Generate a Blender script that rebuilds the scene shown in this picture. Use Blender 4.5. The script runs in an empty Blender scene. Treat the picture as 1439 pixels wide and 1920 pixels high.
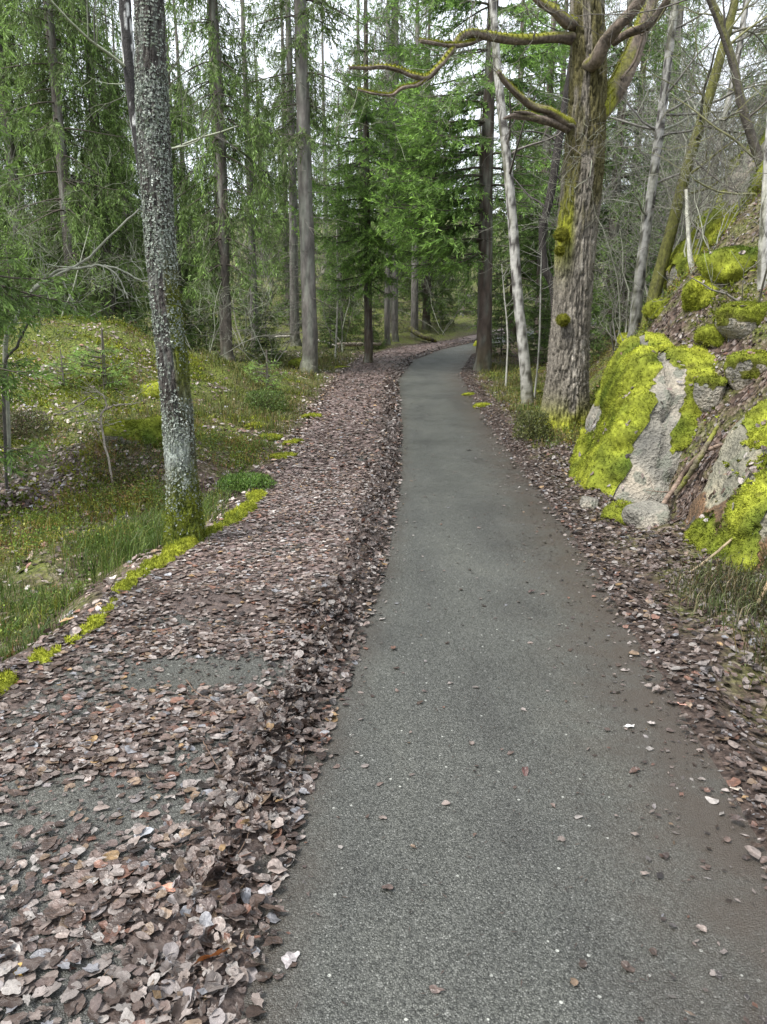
import bpy, bmesh, math
import numpy as np
from mathutils import Matrix, Vector

# ------------------------------------------------------------------ camera, sky, sun, exposure
scene = bpy.context.scene
COL = scene.collection
PITCH = math.radians(12.9)
CAMH = 1.6
FPX, CX, CY = 1397.0, 719.5, 960.0
cam_d = bpy.data.cameras.new("camera")
cam = bpy.data.objects.new("camera", cam_d)
COL.objects.link(cam)
cam.location = (0, 0, CAMH)
cam.rotation_euler = (math.radians(90) - PITCH, 0, 0)
cam_d.sensor_fit = 'VERTICAL'
cam_d.sensor_height = 36.0
cam_d.sensor_width = 27.0
cam_d.lens = FPX / 1920 * 36.0
cam_d.clip_start = 0.05
cam_d.clip_end = 1000
scene.camera = cam

world = bpy.data.worlds.new("World")
scene.world = world
world.use_nodes = True
nt = world.node_tree
nt.nodes.clear()
wo = nt.nodes.new('ShaderNodeOutputWorld')
wb = nt.nodes.new('ShaderNodeBackground')
sk = nt.nodes.new('ShaderNodeTexSky')
sk.sky_type = 'NISHITA'
sk.sun_disc = False
SUN_EL, SUN_AZ = math.radians(57), math.radians(235)   # azimuth clockwise from +Y (north)
sk.sun_elevation = SUN_EL
sk.sun_rotation = SUN_AZ
sk.air_density = 1.0
sk.dust_density = 4.0
sk.ozone_density = 1.0
hs = nt.nodes.new('ShaderNodeMix')          # overcast: the clear sky veiled by an even layer of cloud
hs.data_type = 'RGBA'
hs.inputs['Factor'].default_value = 0.72
hs.inputs['B'].default_value = (9.6, 10.0, 10.6, 1)
nt.links.new(sk.outputs[0], hs.inputs['A'])
nt.links.new(hs.outputs['Result'], wb.inputs['Color'])
wb.inputs['Strength'].default_value = 0.085
nt.links.new(wb.outputs[0], wo.inputs[0])

sun_d = bpy.data.lights.new("sun", 'SUN')
sun_d.energy = 2.4
sun_d.angle = math.radians(18)
sun_d.color = (1.0, 0.96, 0.9)
sun = bpy.data.objects.new("sun", sun_d)
COL.objects.link(sun)
sdir = Vector((math.sin(SUN_AZ) * math.cos(SUN_EL), math.cos(SUN_AZ) * math.cos(SUN_EL), math.sin(SUN_EL)))
sun.rotation_euler = sdir.to_track_quat('Z', 'Y').to_euler()
sun.location = (0, 0, 30)

vs = scene.view_settings
vs.view_transform = 'Standard'
vs.look = 'None'
vs.exposure = 1.38
vs.gamma = 1.0
scene.render.engine = 'CYCLES'
cy = scene.cycles
cy.max_bounces = 6
cy.diffuse_bounces = 3
cy.glossy_bounces = 2
cy.transmission_bounces = 2
cy.transparent_max_bounces = 4
cy.use_denoising = True
cy.caustics_reflective = False
cy.caustics_refractive = False

# ------------------------------------------------------------------ numeric helpers
RNG = np.random.default_rng(7)
cp, sp = math.cos(PITCH), math.sin(PITCH)

def nrm(v):
    return v / np.maximum(np.linalg.norm(v, axis=-1, keepdims=True), 1e-9)

def sstep(a, b, x):
    t = np.clip((np.asarray(x, float) - a) / (b - a), 0, 1)
    return t * t * (3 - 2 * t)

def _hash(ix, iy, iz):
    h = (ix.astype(np.int64) * 374761393 + iy.astype(np.int64) * 668265263 + iz.astype(np.int64) * 2147483647) & 0xFFFFFFFF
    h = ((h ^ (h >> 13)) * 1274126177) & 0xFFFFFFFF
    h = ((h ^ (h >> 15)) * 2246822519) & 0xFFFFFFFF
    return ((h ^ (h >> 16)) & 0xFFFF) / 65535.0

def vnoise(x, y, z=0.0):
    x, y, z = np.broadcast_arrays(np.asarray(x, float), np.asarray(y, float), np.asarray(z, float))
    ix, iy, iz = np.floor(x), np.floor(y), np.floor(z)
    fx, fy, fz = x - ix, y - iy, z - iz
    fx, fy, fz = fx * fx * (3 - 2 * fx), fy * fy * (3 - 2 * fy), fz * fz * (3 - 2 * fz)
    r = 0
    for dx in (0, 1):
        for dy in (0, 1):
            for dz in (0, 1):
                w = (fx if dx else 1 - fx) * (fy if dy else 1 - fy) * (fz if dz else 1 - fz)
                r = r + w * _hash(ix + dx, iy + dy, iz + dz)
    return r * 2 - 1

def fbm(x, y, z=0.0, o=4):
    r, a, f = 0, 0.5, 1.0
    for k in range(o):
        r = r + a * vnoise(np.asarray(x) * f + 17.3 * k, np.asarray(y) * f - 9.1 * k, np.asarray(z) * f + 3.7 * k)
        a *= 0.5
        f *= 2.03
    return r

# ------------------------------------------------------------------ the lie of the land
HPY = [-20, 6, 8.5, 10.5, 12.5, 15.5, 20, 25, 31, 40, 60, 100, 220]
HPZ = [0, 0, .03, .10, .20, .42, .78, 1.18, 1.62, 2.5, 5.6, 13.0, 34]
_yy = np.linspace(-20, 220, 2401)
_hh = np.interp(_yy, HPY, HPZ)
_k = np.hanning(21)
_hh = np.convolve(np.pad(_hh, 10, mode='edge'), _k / _k.sum(), 'valid')

def hp(y):
    return np.interp(y, _yy, _hh)

def ray(px, py):
    u, v = (px - CX) / FPX, (py - CY) / FPX
    return np.array([u, cp - v * sp, -sp - v * cp])

def unproj(px, py, hf):
    d = ray(px, py)
    t = np.linspace(0.8, 80, 8000)
    P = t[:, None] * d + np.array([0, 0, CAMH])
    below = P[:, 2] < hf(P[:, 0], P[:, 1])
    i = int(np.argmax(below)) if below.any() else len(t) - 1
    return P[i]

def proj(p):
    x, y, z = p[0], p[1], p[2] - CAMH
    zc = y * cp - z * sp
    return CX + FPX * x / zc, CY + FPX * (-y * sp - z * cp) / zc

def edge(pix):
    pts = np.array([unproj(a, b, lambda x, y: hp(y)) for a, b in pix])
    o = np.argsort(pts[:, 1])
    return pts[o, 1], pts[o, 0]

# drift edge on the open asphalt, right edge of the asphalt, mossy left edge of the asphalt (pixels of the photograph)
LY, LX = edge([(455, 1915), (560, 1500), (650, 1260), (715, 1070), (748, 900), (751, 800), (746, 712), (775, 676), (830, 655), (890, 642)])
RY, RX = edge([(1650, 1915), (1385, 1500), (1200, 1200), (1130, 1090), (1062, 980), (960, 850), (892, 752), (862, 700), (885, 664), (925, 650)])
MY, MX = edge([(-560, 1700), (-150, 1400), (0, 1285), (190, 1160), (275, 1075), (350, 1022), (430, 985), (530, 880), (600, 775), (640, 705), (690, 668), (760, 650), (850, 638)])

def mk_edge(Y, X, far):
    Yt = np.concatenate([[-6], Y, far[0]])
    s = (X[1] - X[0]) / (Y[1] - Y[0])
    Xt = np.concatenate([[X[0] - s * (Y[0] + 6) * .3], X, far[1]])
    g = np.linspace(-6, 70, 761)
    v = np.interp(g, Yt, Xt)
    k = np.hanning(9)
    v = np.convolve(np.pad(v, 4, mode='edge'), k / k.sum(), 'valid')
    return lambda y: np.interp(y, g, v)

xl = mk_edge(LY, LX, ([38, 48, 70], [8.0, 15., 34.]))
xr = mk_edge(RY, RX, ([38, 48, 70], [10.0, 17.2, 36.5]))
xm = mk_edge(MY, MX, ([38, 48, 70], [6.4, 13.2, 32.]))

W0Y, W0V = [0, 4, 5.5, 7, 9, 12.5, 15, 20, 30, 60], [.6, .9, .85, 1.0, .75, 1.45, 1.9, 2.6, 4, 6]
WKY, WKV = [0, 4, 6, 8, 9.5, 11.5, 14, 20, 30, 60], [.75, .9, 1.25, 1.7, 2.3, 2.1, 1.1, .75, .5, .2]

def HT(x, y, detail=True):
    x, y = np.asarray(x, float), np.asarray(y, float)
    z = hp(y)
    u = xm(y) - x
    w = x - xr(y)
    z = z - 0.24 * sstep(.05, .8, u) * (1 - sstep(8, 11.5, y))
    z = z + 1.55 * np.exp(-(((x + 6.2) / 3.0) ** 2 + ((y - 14.8) / 3.3) ** 2)) * sstep(0, 2.0, u)
    z = z + .45 * np.exp(-(((x + 12) / 4.5) ** 2 + ((y - 17) / 4.5) ** 2))
    z = z + 0.30 * np.exp(-(((x + 3.3) / 1.2) ** 2 + ((y - 9.6) / 1.2) ** 2)) * sstep(0, .8, u)
    z = z + 0.9 * sstep(24, 40, y) * sstep(2, 9, u)
    t = np.maximum(w - np.interp(y, W0Y, W0V), 0)
    A = 6.5
    z = z + A * (1 - np.exp(-t * np.interp(y, WKY, WKV) / A)) * sstep(0, .35, t)
    off = np.maximum(sstep(0, .5, u), sstep(0, .6, w))
    if detail:
        z = z + off * (0.16 * fbm(x * .45, y * .45, 1.7, 3) + 0.15 * fbm(x * 1.9, y * 1.9, 5.1, 3)) + .22 * sstep(.3, 1.2, u) * np.maximum(fbm(x * 1.1 + 4, y * 1.1, 8.8, 2), -.1)
        z = z + np.maximum(sstep(.3, 1, u), sstep(.3, 1, w)) * .035 * fbm(x * 7, y * 7, 2.2, 2)
        inside = sstep(-.02, .12, -u) * sstep(-.04, .12, -w)
        z = z - .035 * inside + .012 * (1 - inside) * (1 - sstep(.1, .5, np.maximum(u, w)))
    return z

def HN(x, y, e=.06):
    zx = (HT(x + e, y) - HT(x - e, y)) / (2 * e)
    zy = (HT(x, y + e) - HT(x, y - e)) / (2 * e)
    return nrm(np.stack([-zx, -zy, np.ones_like(zx)], -1))

def at(px, Y, py=None):
    """ground point seen in pixel column px at forward distance Y"""
    x = 0.0
    for _ in range(6):
        z = float(HT(x, Y)) if py is None else None
        if py is None:
            zc = Y * cp - (z - CAMH) * sp
        else:
            v = (py - CY) / FPX
            zc = Y / (cp - v * sp)
        x = (px - CX) / FPX * zc
    if py is None:
        return np.array([x, Y, float(HT(x, Y))])
    return np.array([x, Y, CAMH - zc * (sp + v * cp)])

# ------------------------------------------------------------------ mesh building
class Buf:
    def __init__(s):
        s.v, s.f, s.c, s.n = [], {3: [], 4: []}, [], 0
    def add(s, V, F, C=(.5, .5, .5)):
        V = np.asarray(V, float).reshape(-1, 3)
        F = np.asarray(F, np.int64)
        s.v.append(V)
        s.f[F.shape[1]].append(F + s.n)
        C = np.asarray(C, float)
        s.c.append(np.broadcast_to(C, (len(V), 3)) if C.ndim == 1 else C)
        s.n += len(V)
    def mesh(s, name, mat, smooth=True):
        V = np.concatenate(s.v) if s.v else np.zeros((0, 3))
        C = np.concatenate(s.c) if s.c else np.zeros((0, 3))
        T = np.concatenate(s.f[3]) if s.f[3] else np.zeros((0, 3), np.int64)
        Q = np.concatenate(s.f[4]) if s.f[4] else np.zeros((0, 4), np.int64)
        me = bpy.data.meshes.new(name)
        me.vertices.add(len(V))
        me.vertices.foreach_set('co', V.astype(np.float32).ravel())
        nl = len(T) * 3 + len(Q) * 4
        me.loops.add(nl)
        me.loops.foreach_set('vertex_index', np.concatenate([T.ravel(), Q.ravel()]).astype(np.int32))
        me.polygons.add(len(T) + len(Q))
        st = np.concatenate([np.arange(len(T)) * 3, len(T) * 3 + np.arange(len(Q)) * 4]).astype(np.int32)
        me.polygons.foreach_set('loop_start', st)
        me.polygons.foreach_set('use_smooth', np.full(len(st), smooth))
        a = me.attributes.new('tint', 'FLOAT_COLOR', 'POINT')
        a.data.foreach_set('color', np.concatenate([np.clip(C, 0, 1), np.ones((len(C), 1))], 1).astype(np.float32).ravel())
        me.update(calc_edges=True)
        if mat is not None:
            me.materials.append(mat)
        return me

def link(name, me, parent=None, loc=None, kind=None, label=None, cat=None, group=None):
    o = bpy.data.objects.new(name, me)
    COL.objects.link(o)
    if parent is not None:
        o.parent = parent
    if loc is not None:
        o.location = loc
    tag(o, label, cat, group, kind)
    return o

def tag(o, label=None, cat=None, group=None, kind=None):
    if kind: o['kind'] = kind
    if label: o['label'] = label
    if cat: o['category'] = cat
    if group: o['group'] = group
    return o

def thing(name, label, cat, loc, group=None):
    return link(name, None, loc=tuple(float(a) for a in loc), label=label, cat=cat, group=group)

def dup(root, loc, rot=(0, 0, 0), scale=1.0, label=None, group=None):
    r = root.copy()
    COL.objects.link(r)
    r.location = tuple(float(a) for a in loc)
    r.rotation_euler = rot
    r.scale = (scale,) * 3 if np.isscalar(scale) else scale
    if label: r['label'] = label
    if group: r['group'] = group
    for ch in root.children:
        c = ch.copy()
        COL.objects.link(c)
        c.parent = r
        for g in ch.children:
            d = g.copy()
            COL.objects.link(d)
            d.parent = c
    return r

def spline(P, n):
    """Catmull-Rom through the rows of P (any width), n samples"""
    P = np.asarray(P, float)
    if len(P) == 2:
        t = np.linspace(0, 1, n)[:, None]
        return P[0] * (1 - t) + P[1] * t
    E = np.vstack([2 * P[0] - P[1], P, 2 * P[-1] - P[-2]])
    t = np.linspace(0, len(P) - 1 - 1e-6, n)
    i = t.astype(int)
    f = (t - i)[:, None]
    a, b, c, d = E[i], E[i + 1], E[i + 2], E[i + 3]
    return .5 * (2 * b + (c - a) * f + (2 * a - 5 * b + 4 * c - d) * f ** 2 + (3 * b - a - 3 * c + d) * f ** 3)

def frames(P):
    T = nrm(np.gradient(P, axis=0))
    ref = np.array([0.31, 0.95, 0.05]) if abs(T[:, 2]).mean() > .6 else np.array([0.05, 0.02, 1.])
    A = nrm(np.cross(T, ref))
    B = np.cross(T, A)
    return T, A, B

def tube(P, R, sides, cap=True):
    P = np.asarray(P, float)
    n = len(P)
    R = np.broadcast_to(np.asarray(R, float), (n,))
    T, A, B = frames(P)
    th = np.arange(sides) / sides * 2 * np.pi
    V = P[:, None] + R[:, None, None] * (np.cos(th)[None, :, None] * A[:, None] + np.sin(th)[None, :, None] * B[:, None])
    i = np.arange(n - 1)[:, None] * sides
    j = np.arange(sides)[None]
    j2 = (j + 1) % sides
    F = np.stack([i + j, i + j2, i + sides + j2, i + sides + j], -1).reshape(-1, 4)
    return V.reshape(-1, 3), F

def diamonds(b, d, l, w, wv):
    """flat four-cornered sprigs: base b, direction d, length l, half width w, width direction wv"""
    m = b + d * (l * .42)[:, None]
    V = np.stack([b, m + wv * w[:, None], b + d * l[:, None], m - wv * w[:, None]], 1)
    F = np.arange(len(b) * 4).reshape(-1, 4)
    return V.reshape(-1, 3), F

def rot_to(N, ang):
    """rotation matrices whose z axis is N, spun by ang"""
    ref = np.where(np.abs(N[:, :1]) > .9, np.array([[0., 1, 0]]), np.array([[1., 0, 0]]))
    X = nrm(np.cross(np.cross(N, ref), N))
    Y = np.cross(N, X)
    c, s = np.cos(ang)[:, None], np.sin(ang)[:, None]
    return np.stack([X * c + Y * s, -X * s + Y * c, N], -1)

def scatter(buf, V, F, M, S, T, C, jit=None):
    """many copies of one small shape merged into buf; C one colour per copy"""
    W = np.einsum('nij,vj->nvi', M, V) * S[:, None, None] + T[:, None]
    n, k = len(T), len(V)
    FF = (F[None] + (np.arange(n) * k)[:, None, None]).reshape(-1, F.shape[1])
    CC = np.repeat(C, k, 0) if jit is None else (C[:, None] * jit[None, :, None]).reshape(-1, 3)
    buf.add(W.reshape(-1, 3), FF, CC)

# ------------------------------------------------------------------ materials
def new_mat(name):
    m = bpy.data.materials.new(name)
    m.use_nodes = True
    m.node_tree.nodes.clear()
    return m, m.node_tree.nodes, m.node_tree.links

def N(ns, t, **kw):
    n = ns.new('ShaderNode' + t)
    for k, v in kw.items():
        if k.startswith('_'):
            setattr(n, k[1:], v)
        else:
            n.inputs[k.replace('__', ' ')].default_value = v
    return n

def ramp(ns, stops):
    r = ns.new('ShaderNodeValToRGB')
    e = r.color_ramp.elements
    while len(e) < len(stops):
        e.new(.5)
    for k, (p, c) in enumerate(stops):
        e[k].position = p
        e[k].color = (*c, 1) if not np.isscalar(c) else (c, c, c, 1)
    return r

def tint_mat(name, rough=.6, var=.35, nscale=6., bump=0., bscale=60., trans=0., spec=.4, stretch=None):
    """colour of the piece itself (its tint) broken up by noise, with fine relief"""
    m, ns, L = new_mat(name)
    out = N(ns, 'OutputMaterial')
    pb = N(ns, 'BsdfPrincipled', Roughness=rough)
    pb.inputs['Specular IOR Level'].default_value = spec
    at_ = N(ns, 'Attribute', _attribute_name='tint')
    tc = N(ns, 'TexCoord')
    src = tc.outputs['Object']
    if stretch:
        mp = N(ns, 'Mapping')
        mp.inputs['Scale'].default_value = stretch
        L.new(src, mp.inputs['Vector'])
        src = mp.outputs[0]
    no = N(ns, 'TexNoise', Scale=nscale, Detail=4.)
    L.new(src, no.inputs['Vector'])
    mr = N(ns, 'MapRange')
    mr.inputs['From Min'].default_value = .3
    mr.inputs['From Max'].default_value = .7
    mr.inputs['To Min'].default_value = 1 - var
    mr.inputs['To Max'].default_value = 1 + var
    L.new(no.outputs['Fac'], mr.inputs['Value'])
    vm = N(ns, 'VectorMath', _operation='SCALE')
    L.new(at_.outputs['Color'], vm.inputs[0])
    L.new(mr.outputs[0], vm.inputs['Scale'])
    L.new(vm.outputs[0], pb.inputs['Base Color'])
    if bump:
        n2 = N(ns, 'TexNoise', Scale=bscale, Detail=5.)
        L.new(src, n2.inputs['Vector'])
        bp = N(ns, 'Bump', Strength=bump, Distance=.02)
        L.new(n2.outputs['Fac'], bp.inputs['Height'])
        L.new(bp.outputs[0], pb.inputs['Normal'])
    if trans:
        tr = N(ns, 'BsdfTranslucent')
        L.new(vm.outputs[0], tr.inputs['Color'])
        mx = N(ns, 'MixShader', Fac=trans)
        L.new(pb.outputs[0], mx.inputs[1])
        L.new(tr.outputs[0], mx.inputs[2])
        L.new(mx.outputs[0], out.inputs[0])
    else:
        L.new(pb.outputs[0], out.inputs[0])
    return m

M_NEEDLE = tint_mat('spruce_needles', .55, .35, 2.5, trans=.42)
M_TWIG = tint_mat('twig_bark', .8, .3, 12)
M_BARK = tint_mat('spruce_bark', .85, .45, 9, bump=.9, bscale=30, stretch=(1, 1, .35))
M_BIRCH = tint_mat('birch_bark', .7, .25, 14, bump=.4, bscale=40)
M_OAK = tint_mat('oak_bark', .85, .45, 26, bump=1., bscale=80, stretch=(1, 1, .6))
M_LEAF = tint_mat('wet_leaf', .34, .5, 45, bump=.35, bscale=120, trans=.06, spec=.55)
M_GREEN = tint_mat('green_leaf', .5, .3, 6, trans=.35)
M_MOSS = tint_mat('moss', .9, .4, 16, bump=.8, bscale=90, trans=.15, spec=.15)
M_LICHEN = tint_mat('lichen', .9, .3, 30, trans=.2, spec=.1)
M_MULCH = tint_mat('leaf_mulch', .6, .55, 28, bump=1., bscale=45)
M_WOOD = tint_mat('dead_wood', .75, .4, 14, bump=.6, bscale=50)

def asphalt_mat():
    m, ns, L = new_mat('damp_asphalt')
    out = N(ns, 'OutputMaterial')
    pb = N(ns, 'BsdfPrincipled')
    tc = N(ns, 'TexCoord')
    P = tc.outputs['Object']
    v1 = N(ns, 'TexVoronoi', Scale=185.)
    v2 = N(ns, 'TexVoronoi', Scale=62.)
    n1 = N(ns, 'TexNoise', Scale=1.1, Detail=5.)
    n2 = N(ns, 'TexNoise', Scale=9., Detail=5.)
    n3 = N(ns, 'TexNoise', Scale=210., Detail=2.)
    for n in (v1, v2, n1, n2, n3):
        L.new(P, n.inputs['Vector'])
    s1 = N(ns, 'SeparateColor'); L.new(v1.outputs['Color'], s1.inputs[0])
    s2 = N(ns, 'SeparateColor'); L.new(v2.outputs['Color'], s2.inputs[0])
    r1 = ramp(ns, [(0, (.026, .028, .025)), (.45, (.080, .084, .077)), (.85, (.118, .122, .113)), (.97, (.15, .154, .146)), (1, (.22, .225, .215))])
    L.new(s1.outputs[0], r1.inputs[0])
    # dark binder between stones
    rd = ramp(ns, [(0, 1.), (.5, .9), (.8, .3)])
    ml = N(ns, 'Math', _operation='MULTIPLY'); ml.inputs[1].default_value = 1.4
    L.new(v1.outputs['Distance'], ml.inputs[0]); L.new(ml.outputs[0], rd.inputs[0])
    mx = N(ns, 'Mix', _data_type='RGBA', _blend_type='MULTIPLY'); mx.inputs['Factor'].default_value = .7
    L.new(r1.outputs[0], mx.inputs['A']); L.new(rd.outputs[0], mx.inputs['B'])
    # pale single chips
    rc = ramp(ns, [(.984, 0.), (.99, 1.)])
    L.new(s2.outputs[1], rc.inputs[0])
    rs = ramp(ns, [(.28, 1.), (.36, 0.)]); L.new(v2.outputs['Distance'], rs.inputs[0])
    mc = N(ns, 'Math', _operation='MULTIPLY'); L.new(rc.outputs[0], mc.inputs[0]); L.new(rs.outputs[0], mc.inputs[1])
    m2 = N(ns, 'Mix', _data_type='RGBA'); m2.inputs['B'].default_value = (.32, .33, .31, 1)
    L.new(mc.outputs[0], m2.inputs['Factor']); L.new(mx.outputs['Result'], m2.inputs['A'])
    # broad patches, damp and algae
    rp = ramp(ns, [(.36, (.64, .63, .63)), (.46, (.93, .93, .91)), (.54, (1.06, 1.06, 1.02)), (.64, (1.3, 1.29, 1.2))])
    mp = N(ns, 'Mapping'); mp.inputs['Scale'].default_value = (2.6, .55, 1.); L.new(P, mp.inputs['Vector'])
    nt_ = N(ns, 'TexNoise', Scale=1., Detail=6., Roughness=.62); L.new(mp.outputs[0], nt_.inputs['Vector'])
    mn = N(ns, 'Math', _operation='MULTIPLY_ADD'); mn.inputs[1].default_value = .55; L.new(nt_.outputs['Fac'], mn.inputs[0])
    mh = N(ns, 'Math', _operation='MULTIPLY'); mh.inputs[1].default_value = .45; L.new(n1.outputs['Fac'], mh.inputs[0]); L.new(mh.outputs[0], mn.inputs[2])
    L.new(mn.outputs[0], rp.inputs[0])
    m3 = N(ns, 'Mix', _data_type='RGBA', _blend_type='MULTIPLY'); m3.inputs['Factor'].default_value = 1
    L.new(m2.outputs['Result'], m3.inputs['A']); L.new(rp.outputs[0], m3.inputs['B'])
    # brown leaf dirt trodden in along the edges: the tint's red channel says how much
    at_ = N(ns, 'Attribute', _attribute_name='tint')
    se = N(ns, 'SeparateColor'); L.new(at_.outputs['Color'], se.inputs[0])
    ad = N(ns, 'Math', _operation='MULTIPLY_ADD'); ad.inputs[1].default_value = 2.6; ad.inputs[2].default_value = -1.35
    nd = N(ns, 'TexNoise', Scale=3.4, Detail=8., Roughness=.7); L.new(P, nd.inputs['Vector'])
    L.new(nd.outputs['Fac'], ad.inputs[0])
    a2 = N(ns, 'Math', _operation='ADD', _use_clamp=True); L.new(se.outputs[0], a2.inputs[0]); L.new(ad.outputs[0], a2.inputs[1])
    a3 = N(ns, 'Math', _operation='MULTIPLY', _use_clamp=True); L.new(a2.outputs[0], a3.inputs[0]); L.new(se.outputs[0], a3.inputs[1])
    m4 = N(ns, 'Mix', _data_type='RGBA'); m4.inputs['B'].default_value = (.046, .037, .029, 1)
    L.new(a3.outputs[0], m4.inputs['Factor']); L.new(m3.outputs['Result'], m4.inputs['A'])
    L.new(m4.outputs['Result'], pb.inputs['Base Color'])
    rr = ramp(ns, [(.3, .33), (.7, .52)]); L.new(n1.outputs['Fac'], rr.inputs[0])
    L.new(rr.outputs[0], pb.inputs['Roughness'])
    hm = N(ns, 'Math', _operation='ADD'); L.new(rd.outputs[0], hm.inputs[0]); L.new(n3.outputs['Fac'], hm.inputs[1])
    bp = N(ns, 'Bump', Strength=.8, Distance=.004); L.new(hm.outputs[0], bp.inputs['Height'])
    L.new(bp.outputs[0], pb.inputs['Normal'])
    L.new(pb.outputs[0], out.inputs[0])
    return m

def rock_mat():
    m, ns, L = new_mat('granite')
    out = N(ns, 'OutputMaterial')
    pb = N(ns, 'BsdfPrincipled', Roughness=.75)
    tc = N(ns, 'TexCoord'); P = tc.outputs['Object']
    n1 = N(ns, 'TexNoise', Scale=2.2, Detail=6.)
    n2 = N(ns, 'TexNoise', Scale=34., Detail=4.)
    n3 = N(ns, 'TexNoise', Scale=7., Detail=6.)
    v = N(ns, 'TexVoronoi', Scale=150.)
    for n in (n1, n2, n3, v):
        L.new(P, n.inputs['Vector'])
    r = ramp(ns, [(.3, (.105, .103, .090)), (.5, (.21, .200, .168)), (.66, (.32, .285, .225))])
    L.new(n1.outputs['Fac'], r.inputs[0])
    r2 = ramp(ns, [(.3, .62), (.55, 1.), (.75, 1.25)]); L.new(n2.outputs['Fac'], r2.inputs[0])
    mx = N(ns, 'Mix', _data_type='RGBA', _blend_type='MULTIPLY'); mx.inputs['Factor'].default_value = 1
    L.new(r.outputs[0], mx.inputs['A']); L.new(r2.outputs[0], mx.inputs['B'])
    # grey-green crust lichen and dark water stains with edges of their own
    r3 = ramp(ns, [(.54, 0.), (.60, .75)]); L.new(n3.outputs['Fac'], r3.inputs[0])
    m2 = N(ns, 'Mix', _data_type='RGBA'); m2.inputs['B'].default_value = (.13, .14, .11, 1)
    L.new(r3.outputs[0], m2.inputs['Factor']); L.new(mx.outputs['Result'], m2.inputs['A'])
    at_ = N(ns, 'Attribute', _attribute_name='tint')
    m3 = N(ns, 'Mix', _data_type='RGBA', _blend_type='MULTIPLY'); m3.inputs['Factor'].default_value = 1
    L.new(m2.outputs['Result'], m3.inputs['A']); L.new(at_.outputs['Color'], m3.inputs['B'])
    L.new(m3.outputs['Result'], pb.inputs['Base Color'])
    ad = N(ns, 'Math', _operation='ADD'); L.new(n2.outputs['Fac'], ad.inputs[0]); L.new(n3.outputs['Fac'], ad.inputs[1])
    bp = N(ns, 'Bump', Strength=1., Distance=.045); L.new(ad.outputs[0], bp.inputs['Height'])
    L.new(bp.outputs[0], pb.inputs['Normal'])
    L.new(pb.outputs[0], out.inputs[0])
    return m

M_ASPHALT = asphalt_mat()
M_ROCK = rock_mat()

def ground_mat():
    m, ns, L = new_mat('forest_floor')
    out = N(ns, 'OutputMaterial')
    pb = N(ns, 'BsdfPrincipled', Roughness=.8)
    pb.inputs['Specular IOR Level'].default_value = .25
    tc = N(ns, 'TexCoord'); P = tc.outputs['Object']
    at_ = N(ns, 'Attribute', _attribute_name='tint')
    se = N(ns, 'SeparateColor'); L.new(at_.outputs['Color'], se.inputs[0])   # r: moss, g: duff, b: path dirt
    n1 = N(ns, 'TexNoise', Scale=3.2, Detail=6.)
    n2 = N(ns, 'TexNoise', Scale=40., Detail=4.)
    v = N(ns, 'TexVoronoi', Scale=26., _feature='F1')
    for n in (n1, n2, v):
        L.new(P, n.inputs['Vector'])
    # leaf and duff colours by cell
    sv = N(ns, 'SeparateColor'); L.new(v.outputs['Color'], sv.inputs[0])
    rl = ramp(ns, [(0, (.022, .015, .011)), (.4, (.055, .037, .028)), (.75, (.11, .078, .062)), (1, (.20, .165, .145))])
    L.new(sv.outputs[0], rl.inputs[0])
    rm = ramp(ns, [(.25, (.022, .032, .010)), (.43, (.065, .082, .016)), (.58, (.13, .16, .024)), (.75, (.21, .22, .045))])
    L.new(n2.outputs['Fac'], rm.inputs[0])
    ad = N(ns, 'Math', _operation='MULTIPLY_ADD'); ad.inputs[1].default_value = 2.4; ad.inputs[2].default_value = -1.2
    L.new(n1.outputs['Fac'], ad.inputs[0])
    a2 = N(ns, 'Math', _operation='ADD', _use_clamp=True); L.new(ad.outputs[0], a2.inputs[0]); L.new(se.outputs[0], a2.inputs[1])
    mx = N(ns, 'Mix', _data_type='RGBA'); L.new(a2.outputs[0], mx.inputs['Factor'])
    L.new(rl.outputs[0], mx.inputs['A']); L.new(rm.outputs[0], mx.inputs['B'])
    rdirt = ramp(ns, [(.3, (.024, .016, .013)), (.55, (.055, .040, .033)), (.75, (.10, .075, .064))]); L.new(n2.outputs['Fac'], rdirt.inputs[0])
    m2 = N(ns, 'Mix', _data_type='RGBA'); L.new(se.outputs[2], m2.inputs['Factor'])
    L.new(mx.outputs['Result'], m2.inputs['A']); L.new(rdirt.outputs[0], m2.inputs['B'])
    L.new(m2.outputs['Result'], pb.inputs['Base Color'])
    hb = N(ns, 'Math', _operation='ADD'); L.new(v.outputs['Distance'], hb.inputs[0]); L.new(n2.outputs['Fac'], hb.inputs[1])
    bp = N(ns, 'Bump', Strength=.9, Distance=.03); L.new(hb.outputs[0], bp.inputs['Height'])
    L.new(bp.outputs[0], pb.inputs['Normal'])
    L.new(pb.outputs[0], out.inputs[0])
    return m
M_GROUND = ground_mat()
#%%PART2
# ------------------------------------------------------------------ ground, path, leaf drift
def axis(segs):
    out = []
    for a, b, n in segs:
        out.append(np.linspace(a, b, n, endpoint=False))
    return np.concatenate(out + [[segs[-1][1]]])

gx = axis([(-160, -40, 14), (-40, -14, 26), (-14, -5, 50), (-5, 6.5, 140), (6.5, 14, 36), (14, 40, 26), (40, 160, 14)])
gy = axis([(-30, 0, 12), (0, 14, 180), (14, 30, 90), (30, 60, 40), (60, 230, 36)])

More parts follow.
